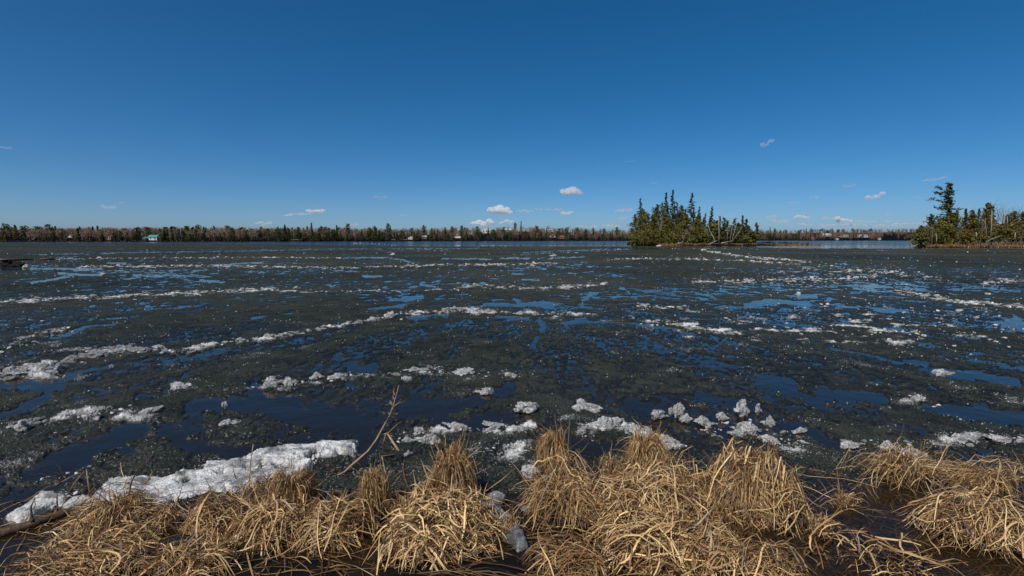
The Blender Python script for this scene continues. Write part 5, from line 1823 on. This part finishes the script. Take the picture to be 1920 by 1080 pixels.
SECT = [(60, 'at the left end of the far shore'), (131, 'left of the small white left shore cottage'), (203, 'between the small white and the beige cottage'),
        (272, 'left of the turquoise roof'), (350, 'just right of the turquoise roof'), (450, 'midway between turquoise roof and white boats'), (540, 'left of the drawn up white boats'), (640, 'right of the drawn up white boats'),
        (705, 'behind the white shore ice, middle'), (770, 'left of the middle white cottage'), (850, 'right of the middle white cottage'), (925, 'around the large hillside house'), (985, 'by the hillside meadow'), (1060, 'right of the hillside meadow'),
        (1120, 'right of the red roofed boathouse'), (1200, 'next to the left end of the island'), (1450, 'glimpsed behind the island'), (1530, 'behind the island spit'), (1630, 'around the white trailers'), (9999, 'right of the long farm building')]


def where(px):
    for lim_, t_ in SECT:
        if px < lim_:
            return t_


def far_tree(me, name, px, s, H, wid, label, cat, group):
    p = far_pt(px, s)
    o = link(name, me, None, p, label, cat, group)
    k = H / 10
    o.scale = (k * wid, k * wid, k)
    o.rotation_euler = (0, 0, rng.uniform(0, 6.28))
    return o


WHT, GRY, BRN, CRM, RED, DRK, TEAL = (.52, .52, .52), (.25, .25, .26), (.13, .08, .05), (.42, .34, .25), (.25, .06, .04), (.08, .075, .07), (.03, .22, .21)
HOUSES = [
    (131, 447, 9, 6, WHT, GRY, 'small white cottage among the trees on the left far shore', 20, True),
    (203, 449, 9, 7, CRM, BRN, 'beige cottage with a brown roof on the left far shore', 14, True),
    (286, 450, 16, 9, WHT, TEAL, 'white building with a long turquoise roof on the far shore', 10, False),
    (271, 450, 10, 5, BRN, TEAL, 'low brown wing with a turquoise roof beside the white building', 8, False),
    (57, 450, 14, 4, BRN, DRK, 'low brown shed at the far left shore', 6, False),
    (770, 449, 10, 6, WHT, GRY, 'small white cottage on the middle far shore behind open water', 10, True),
    (795, 448, 10, 6, BRN, GRY, 'brown cottage with a grey roof in the middle far shore', 12, False),
    (858, 442, 8, 6, WHT, RED, 'white cottage with a reddish roof between dark trees', 20, True),
    (857, 448, 12, 4, BRN, WHT, 'low brown boathouse with a pale roof under the white cottage', 8, False),
    (883, 440, 6, 5, WHT, GRY, 'tiny white cottage left of the large hillside house', 40, True),
    (912, 437, 17, 11, WHT, WHT, 'large white hillside house with a pale slanting roof', 60, True),
    (952, 434, 12, 5, GRY, WHT, 'grey hillside house with a pale roof above the meadow', 90, False),
    (974, 432, 11, 6, WHT, BRN, 'white hillside house high up beside the big bare trees', 110, True),
    (990, 431, 8, 5, WHT, DRK, 'smallest white house at the top of the hill', 120, True),
    (1036, 445, 10, 5, WHT, BRN, 'white cottage with brown roof low on the shore right of the meadow', 14, False),
    (1052, 447, 12, 5, BRN, RED, 'red roofed boathouse right of the meadow', 8, False),
    (1030, 428, 9, 4, GRY, WHT, 'grey house with a pale roof near the hilltop', 130, False),
    (1074, 440, 6, 4, WHT, GRY, 'tiny white cottage behind the trees left of the island', 30, True),
    (1525, 449, 10, 5, (.2, .12, .1), RED, 'reddish hut on the shore behind the island spit', 12, True),
    (1551, 443, 16, 5, WHT, WHT, 'long white trailer on the clearing behind the spit', 60, False),
    (1584, 445, 14, 5, WHT, GRY, 'white trailer right of the longest one on the clearing', 50, False),
    (1618, 445, 18, 5, WHT, GRY, 'long white farm building on the distant right shore', 70, False),
    (1570, 449.5, 5, 3, WHT, WHT, 'tiny white shed at the water behind the spit', 8, True),
    (1650, 449.5, 4, 4, WHT, RED, 'tiny red roofed shed on the distant right shore', 8, True),
]


def house_s(px, py, s0):
    return min(range(3, 330, 2), key=lambda q: abs(pix(*far_pt(px, q))[1] - py) + 0.004 * abs(q - s0))


OPEN = [(h[0], h[2] * 0.5 + 1.5, house_s(h[0], h[1], h[7])) for h in HOUSES]


ncon = nbare = 0
woods = []
for px, top, s_, kind in [(12, 419, 20, 'pine'), (30, 422, 10, 'cedar'), (47, 423, 12, 'pine'), (92, 420, 60, 'pine'), (72, 424, 40, 'pine'), (372, 421, 40, 'pine'), (322, 426, 50, 'spruce'), (186, 436, 8, 'cedar'), (228, 434, 8, 'cedar'), (250, 434, 8, 'cedar'), (308, 432, 8, 'spruce'),
                          (345, 433, 8, 'spruce'), (535, 422, 30, 'spruce'), (585, 418, 30, 'spruce'), (603, 424, 20, 'spruce'), (632, 422, 20, 'spruce'), (653, 419, 30, 'pine'), (728, 418, 30, 'pine'), (703, 424, 20, 'pine'), (795, 422, 20, 'pine'), (810, 428, 12, 'spruce'), (848, 424, 14, 'pine'), (866, 423, 12, 'pine'),
                          (895, 424, 12, 'pine'), (835, 426, 20, 'spruce'), (945, 426, 14, 'pine'), (966, 417, 200, 'pine'), (977, 415, 210, 'spruce'), (1007, 424, 14, 'pine'), (1025, 427, 14, 'spruce'), (1048, 428, 10, 'pine'), (1062, 427, 14, 'pine'), (1083, 426, 30, 'pine'), (1112, 427, 20, 'spruce'), (1132, 428, 20, 'pine'), (1156, 426, 20, 'pine'),
                          (1443, 426, 14, 'spruce'), (1452, 428, 14, 'pine'), (1475, 432, 14, 'spruce'), (1497, 431, 14, 'pine'), (1511, 429, 14, 'spruce'), (1533, 437, 10, 'pine'), (1560, 429, 120, 'spruce')]:
    p = far_pt(px, s_)
    H = max(4.0, atY(px, top, p.y).z - p.z)
    me = CON[kind][int(rng.integers(5))]
    o = link({'spruce': 'spruce_tree', 'cedar': 'cedar_tree', 'pine': 'pine_tree'}[kind], me, None, p, f'highest reaching {kind} {where(px)}', kind, f'highest {kind} trees {where(px)}')
    wd = min(1.8, 13.0 / H)
    o.scale = (H / 10 * wd, H / 10 * wd, H / 10)
    o.rotation_euler = (0, 0, px)
    ncon += 1
for i in range(4600):
    px = rng.uniform(-260, 2180)
    if 1205 < px < 1400 and rng.uniform() < 0.85:
        continue
    if px > 1760 and rng.uniform() < 0.75:
        continue
    s = 4 + 230 * rng.uniform() ** 1.5
    if any(abs(px - a_) < b_ and s < c_ + 3 for a_, b_, c_ in OPEN) and rng.uniform() < 0.6:
        continue
    if 1655 < px < 1730 and s < 130 and rng.uniform() < 0.85:
        continue
    Y = float(shore_Y(px)) + s
    front = s < 45
    scl = np.interp(px, [0, 640, 1000, 1200, 1700], [0.85, 1.0, 1.15, 1.15, 1.05])
    seen = -10 < px < 1930 and not (1195 < px < 1405) and px < 1735
    isc = rng.uniform() < con_density(px) * (0.8 if front else 0.22)
    if isc:
        kind = ['spruce', 'cedar', 'pine'][int(rng.choice(3, p=[.4, .38, .22]))]
        H = rng.uniform(6.5, 12.5) * scl * (1.05 if not front else 1.0) * (0.75 if kind == 'cedar' else 1)
        me = CON[kind][int(rng.integers(5))]
        if seen and ncon < 290:
            wn_ = where(px)
            ncon += 1
            sz_ = ('tall' if H > 9.2 * scl * (.75 if kind == 'cedar' else 1) else 'short' if H < 7.4 * scl * (.75 if kind == 'cedar' else 1) else 'middling') + ' dark'
            fr_ = 'at the water' if s < 18 else 'in the woods'
            far_tree(me, {'spruce': 'spruce_tree', 'cedar': 'cedar_tree', 'pine': 'pine_tree'}[kind], px, s, H, rng.uniform(.85, 1.3), f'{sz_} {kind} {fr_} {wn_}', kind, f'{sz_} {kind} trees {fr_} {wn_}')
        elif rng.uniform() < 0.8:
            woods.append((me, px, s, H, rng.uniform(.85, 1.3)))
    else:
        H = rng.uniform(8, 13) * scl
        me = BARE[int(rng.integers(7))]
        if seen and nbare < 290:
            wn_ = where(px)
            nbare += 1
            sz_ = 'tall' if H > 10 * scl else 'short' if H < 8.5 * scl else 'middling'
            fr_ = 'at the water' if s < 18 else 'low in the woods' if s < 70 else 'high in the woods'
            far_tree(me, 'bare_tree', px, s, H, rng.uniform(.9, 1.4), f'{sz_} leafless tree {fr_} {wn_}', 'tree', f'{sz_} leafless trees {fr_} {wn_}')
        else:
            woods.append((me, px, s, H, rng.uniform(.9, 1.4)))
for _ in range(200):
    woods.append((BARE[int(rng.integers(7))], rng.uniform(1500, 1745), 110 + 190 * rng.uniform(), rng.uniform(8, 12), rng.uniform(1.0, 1.5)))
for _ in range(22):
    woods.append((CON['pine'][int(rng.integers(5))], rng.uniform(1500, 1745), 150 + 140 * rng.uniform(), rng.uniform(8, 12), rng.uniform(1.0, 1.3)))
print('far trees', ncon, nbare, 'woods', len(woods))
# the rest of the woods joined into one
SG = Soup()
SB = Soup()
cache = {}
for me, px, s, H, wd in woods:
    if me.name not in cache:
        nv = len(me.vertices)
        V = np.empty(nv * 3, dtype=np.float32)
        me.vertices.foreach_get('co', V)
        F = np.empty(len(me.polygons) * 3, dtype=np.int32)
        me.loops.foreach_get('vertex_index', F)
        Cc = np.empty(nv * 4, dtype=np.float32)
        me.attributes['tint'].data.foreach_get('color', Cc)
        mi = np.empty(len(me.polygons), dtype=np.int32)
        me.polygons.foreach_get('material_index', mi)
        cache[me.name] = (V.reshape(-1, 3), F.reshape(-1, 3), Cc.reshape(-1, 4)[:, :3], mi, me.materials[0] == M_bark)
    V, F, Cc, mi, bark = cache[me.name]
    p = far_pt(px, s)
    k = H / 10
    a = rng.uniform(0, 6.28)
    V2 = np.stack([(V[:, 0] * math.cos(a) - V[:, 1] * math.sin(a)) * k * wd + p.x, (V[:, 0] * math.sin(a) + V[:, 1] * math.cos(a)) * k * wd + p.y, V[:, 2] * k + p.z], -1)
    (SB if bark else SG).add(V2, F[mi == 0] if not bark else F, Cc)
link('far_woods', SG.mesh('far_woods', [M_needle]), kind='stuff', label='mass of small evergreens filling the woods behind the far shore', cat='woods')
link('far_woods', SB.mesh('far_woods', [M_bark]), kind='stuff', label='mass of leafless grey trees filling the woods behind the far shore', cat='woods')


# --- cottages on the far shore
def house(px, py, wpx, hpx, wall, roofc, label, s=12.0, gable=False, cat='house'):
    """px,py: centre of the wall foot in the photo"""
    best = min(range(3, 330, 2), key=lambda q: abs(pix(*far_pt(px, q))[1] - py) + 0.004 * abs(q - s))
    p = far_pt(px, best)
    Y = p.y
    k = Y / 960
    W, Hh = wpx * k, hpx * k
    D = max(4.0, W * 0.6)
    root = link('cottage', None, None, p, label, cat)
    hw = Hh * 0.6
    S = Soup()
    box(S, (-W / 2, 0, -1.0), (W / 2, D, hw), wall)
    if gable:
        S.add([(-W / 2, 0, hw), (W / 2, 0, hw), (0, 0, Hh)], [(0, 1, 2)], wall)
    link('wall', S.mesh('wall', [M_wall]), root)
    S = Soup()
    e = 0.35
    if gable:
        for sgn in (-1, 1):
            V = [(sgn * (W / 2 + e), -e, hw - .1), (0, -e, Hh + .1), (0, D + e, Hh + .1), (sgn * (W / 2 + e), D + e, hw - .1)]
            V += [(a, b, c_ + .2) for a, b, c_ in V]
            S.add(V, [(0, 1, 2), (0, 2, 3), (4, 6, 5), (4, 7, 6), (0, 4, 5), (0, 5, 1), (3, 2, 6), (3, 6, 7), (0, 3, 7), (0, 7, 4)], roofc)
    else:
        for y0, y1, za, zb in ((-e, D / 2, hw - .1, Hh), (D + e, D / 2, hw - .1, Hh)):
            V = [(-W / 2 - e, y0, za), (W / 2 + e, y0, za), (W / 2 + e, y1, zb), (-W / 2 - e, y1, zb)]
            V += [(a, b, c_ + .2) for a, b, c_ in V]
            S.add(V, [(0, 2, 1), (0, 3, 2), (4, 5, 6), (4, 6, 7), (0, 1, 5), (0, 5, 4), (1, 2, 6), (1, 6, 5), (3, 0, 4), (3, 4, 7), (2, 3, 7), (2, 7, 6)], roofc)
    link('roof', S.mesh('roof', [M_wall]), root)
    n = 2 if W < 9 else 3
    for i in range(n):
        xx = -W / 2 + W * (i + 0.7) / (n + 0.4)
        S = Soup()
        box(S, (xx - W * .06, -0.06, hw * .35), (xx + W * .06, 0.02, hw * .75), (1, 1, 1))
        link('window', S.mesh('window', [M_glass]), root)
    S = Soup()
    xx = W * 0.32
    box(S, (xx - .45, -0.05, 0), (xx + .45, 0.02, min(2.0, hw * .8)), (.25, .18, .14))
    link('door', S.mesh('door', [M_wall]), root)
    return root


for h in HOUSES:
    house(h[0], h[1], h[2], h[3], h[4], h[5], h[6], h[7], h[8])
for px in (548, 556, 562, 738, 760):
    b = boat(far_pt(px, 6) + Vector((0, -1, 0.3)), 4.5, 'white boat drawn up on the middle far shore' if px > 600 else 'white boat drawn up on the shore left of centre', rng.uniform(-.3, .3))
    b['group'] = 'boats drawn up on the far shore'

# meadow clearings on the hills, tan grass sheets just above the hill surface
M_meadow = mat_simple('dry_meadow', (0.20, 0.14, 0.07), 0.95, (0.30, 0.22, 0.12), 0.05, spec=0.1)
for (a, b, s0, s1) in ((925, 968, 30, 90), (1530, 1625, 20, 80), (1655, 1725, 10, 120)):
    pg = np.linspace(a, b, 12)
    sg = np.linspace(s0, s1, 8)
    A, B = np.meshgrid(pg, sg)
    Yg = shore_Y(A) + B
    Xg = (A - 960) / 960 * Yg / 1.0044
    Zg = far_z(A, B) + np.clip(B / 50, 0, 1) * 1.2 * fbm(Xg * 0.012, Yg * 0.012, 3, 150) + 0.5
    ii = np.arange(Xg.size).reshape(Xg.shape)
    q = np.stack([ii[:-1, :-1], ii[:-1, 1:], ii[1:, 1:], ii[1:, :-1]], -1).reshape(-1, 4)
    link('meadow', mesh_np('meadow', np.stack([Xg, Yg, Zg], -1).reshape(-1, 3), q, [M_meadow], smooth=True), kind='structure')

# shoreline stones and brush, far
def far_reed_pts(n):
    px = rng.uniform(-100, 2000, n)
    s = rng.uniform(1, 5, n)
    Y = shore_Y(px) + s
    X = (px - 960) / 960 * Y / 1.0044
    return np.stack([X, Y, far_z(px, s) - 0.1], -1)


reeds_wrap('shore_brush', 2200, far_reed_pts, 'brown brush and dead reeds lining the far shore', h=(0.3, 0.9), w=0.3)

# ------------------------------------------------------------------ clouds
CLOUDS = [  # px, py, w, h, density class, tilt, label
    (937, 394, 50, 17, 2, 0.05, 'bright white cumulus cloud, larger of the two above the middle far shore'),
    (1071, 360, 44, 17, 2, 0, 'bright white cumulus cloud higher up, left of the island spires'),
    (1640, 369, 42, 12, 1, -.18, 'slanting white cloud left of the tallest ragged pine'),
    (592, 397, 40, 8, 1, .05, 'flat pale cloud above the left of the far shore'),
    (556, 403, 50, 5, 0, -.05, 'thin grey cloud streak left of the flat pale cloud'),
    (494, 420, 36, 9, 0, 0, 'faint grey cloud just above the trees left of centre'),
    (1064, 401, 28, 9, 1, -.1, 'small pale cloud low under the higher bright cumulus'),
    (905, 419, 44, 12, 1, 0, 'pale cloud bank half hidden behind the middle trees'),
    (950, 417, 30, 8, 1, -.1, 'pale cloud bank right under the larger bright cumulus'),
    (984, 397, 34, 6, 0, -.05, 'thin grey tail of cloud right of the larger bright cumulus'),
    (1014, 393, 26, 6, 0, -.1, 'small grey cloud scrap between the two bright cumulus clouds'),
    (1040, 393, 28, 6, 0, 0, 'thin grey cloud scrap under the higher bright cumulus'),
    (713, 370, 28, 6, 0, 0, 'lone small pale cloud above the shore left of centre'),
    (205, 389, 28, 9, 0, .05, 'small faint cloud over the left far shore'),
    (228, 380, 12, 3, 0, 0, 'tiny grey cloud fleck over the left far shore'),
    (756, 404, 15, 5, 0, 0, 'tiny pale cloud low above the middle far shore'),
    (1438, 270, 26, 10, 1, -.4, 'highest small wispy cloud, right of centre'),
    (1180, 303, 22, 5, 0, -.1, 'faint pink wisp high above the island'),
    (1226, 344, 15, 6, 0, 0, 'tiny pink cloud just above the left island trees'),
    (1592, 349, 28, 7, 0, -.1, 'thin pale cloud left above the slanting white one'),
    (1527, 371, 22, 7, 0, -.1, 'small pale cloud right of the island, mid height'),
    (1484, 381, 26, 6, 0, -.05, 'grey wisp right above the island end'),
    (1170, 396, 36, 8, 0, -.08, 'grey cloud touching the left side of the island trees'),
    (1165, 411, 20, 7, 0, 0, 'small grey cloud low at the left of the island'),
    (1752, 337, 44, 7, 0, -.15, 'pink wisp just left of the ragged pine top'),
    (1720, 372, 16, 6, 0, 0, 'small grey cloud left of the ragged pine arm'),
    (8, 277, 34, 6, 0, .15, 'pinkish cloud cut by the left edge of the picture'),
]
LOW = [(1447, 407, 26, 7), (1503, 408, 26, 9), (1463, 416, 32, 8), (1550, 410, 28, 5), (1580, 413, 32, 10), (1617, 416, 28, 5), (1639, 416, 16, 5), (1668, 415, 20, 5), (1665, 402, 14, 5), (1696, 420, 40, 6),
       (1600, 422, 50, 6), (1660, 424, 44, 5), (1510, 421, 30, 5), (1550, 423, 36, 6), (1730, 420, 26, 6), (1100, 425, 40, 5), (1145, 424, 40, 6), (660, 422, 30, 5)]
for i, (px, py, w, h) in enumerate(LOW):
    CLOUDS.append((px, py, w, h, 1 if i in (1, 4) else 0, 0, None))
MC = [mat_cloud('thin_cloud', 0.0035), mat_cloud('pale_cloud', 0.009), mat_cloud('bright_cloud', 0.011)]
Vi, Fi = ICO[2]
for i, (px, py, w, h, dens, tilt, lab) in enumerate(CLOUDS):
    g = np.random.default_rng(700 + i)
    el = max(449.5 - py, 18) / 960
    D = min(1300 / el, 30000)
    c0 = atY(px, py, D)
    k = D / 960
    W, Hh = w * k, h * k
    S = Soup()
    nb = 9 if dens == 2 else 7
    for b in range(nb):
        x = (b + 0.5) / nb * 2 - 1 + g.normal() * .08
        hump = (1 - x * x) ** 0.5 if dens == 2 else 0.65
        rx = W * g.uniform(.13, .2) * (0.6 + .5 * hump)
        rz = Hh * (0.22 + .30 * hump) * g.uniform(.75, 1.1)
        ctr = np.array([x * W * .42, g.normal() * W * .06, -Hh * .5 + rz * 0.8 + (Hh * .25 * hump * g.uniform(0, 1) if dens == 2 else Hh * g.uniform(0, .5)) - tilt * 0 * x])
        nzv = pnoise(Vi[:, 0] * 2 + b * 7, Vi[:, 1] * 2 + Vi[:, 2] * 2 + i * 3) * .35 + pnoise(Vi[:, 0] * 5 + b * 3, Vi[:, 1] * 5 - Vi[:, 2] * 5 + i) * .22
        V = Vi * (1 + nzv)[:, None] * np.array([rx, max(rx * .8, rz), rz])
        V[:, 2] = np.where(V[:, 2] < 0, V[:, 2] * .55, V[:, 2])
        V = V + ctr
        V[:, 2] -= tilt * V[:, 0]
        S.add(V, Fi)
    o = link('cloud', S.mesh('cloud', [MC[dens]], smooth=True), None, c0, lab or 'small pale cloud in the low bank right of the island', 'cloud', None if lab else 'small clouds low over the distant right shore')
print('done')
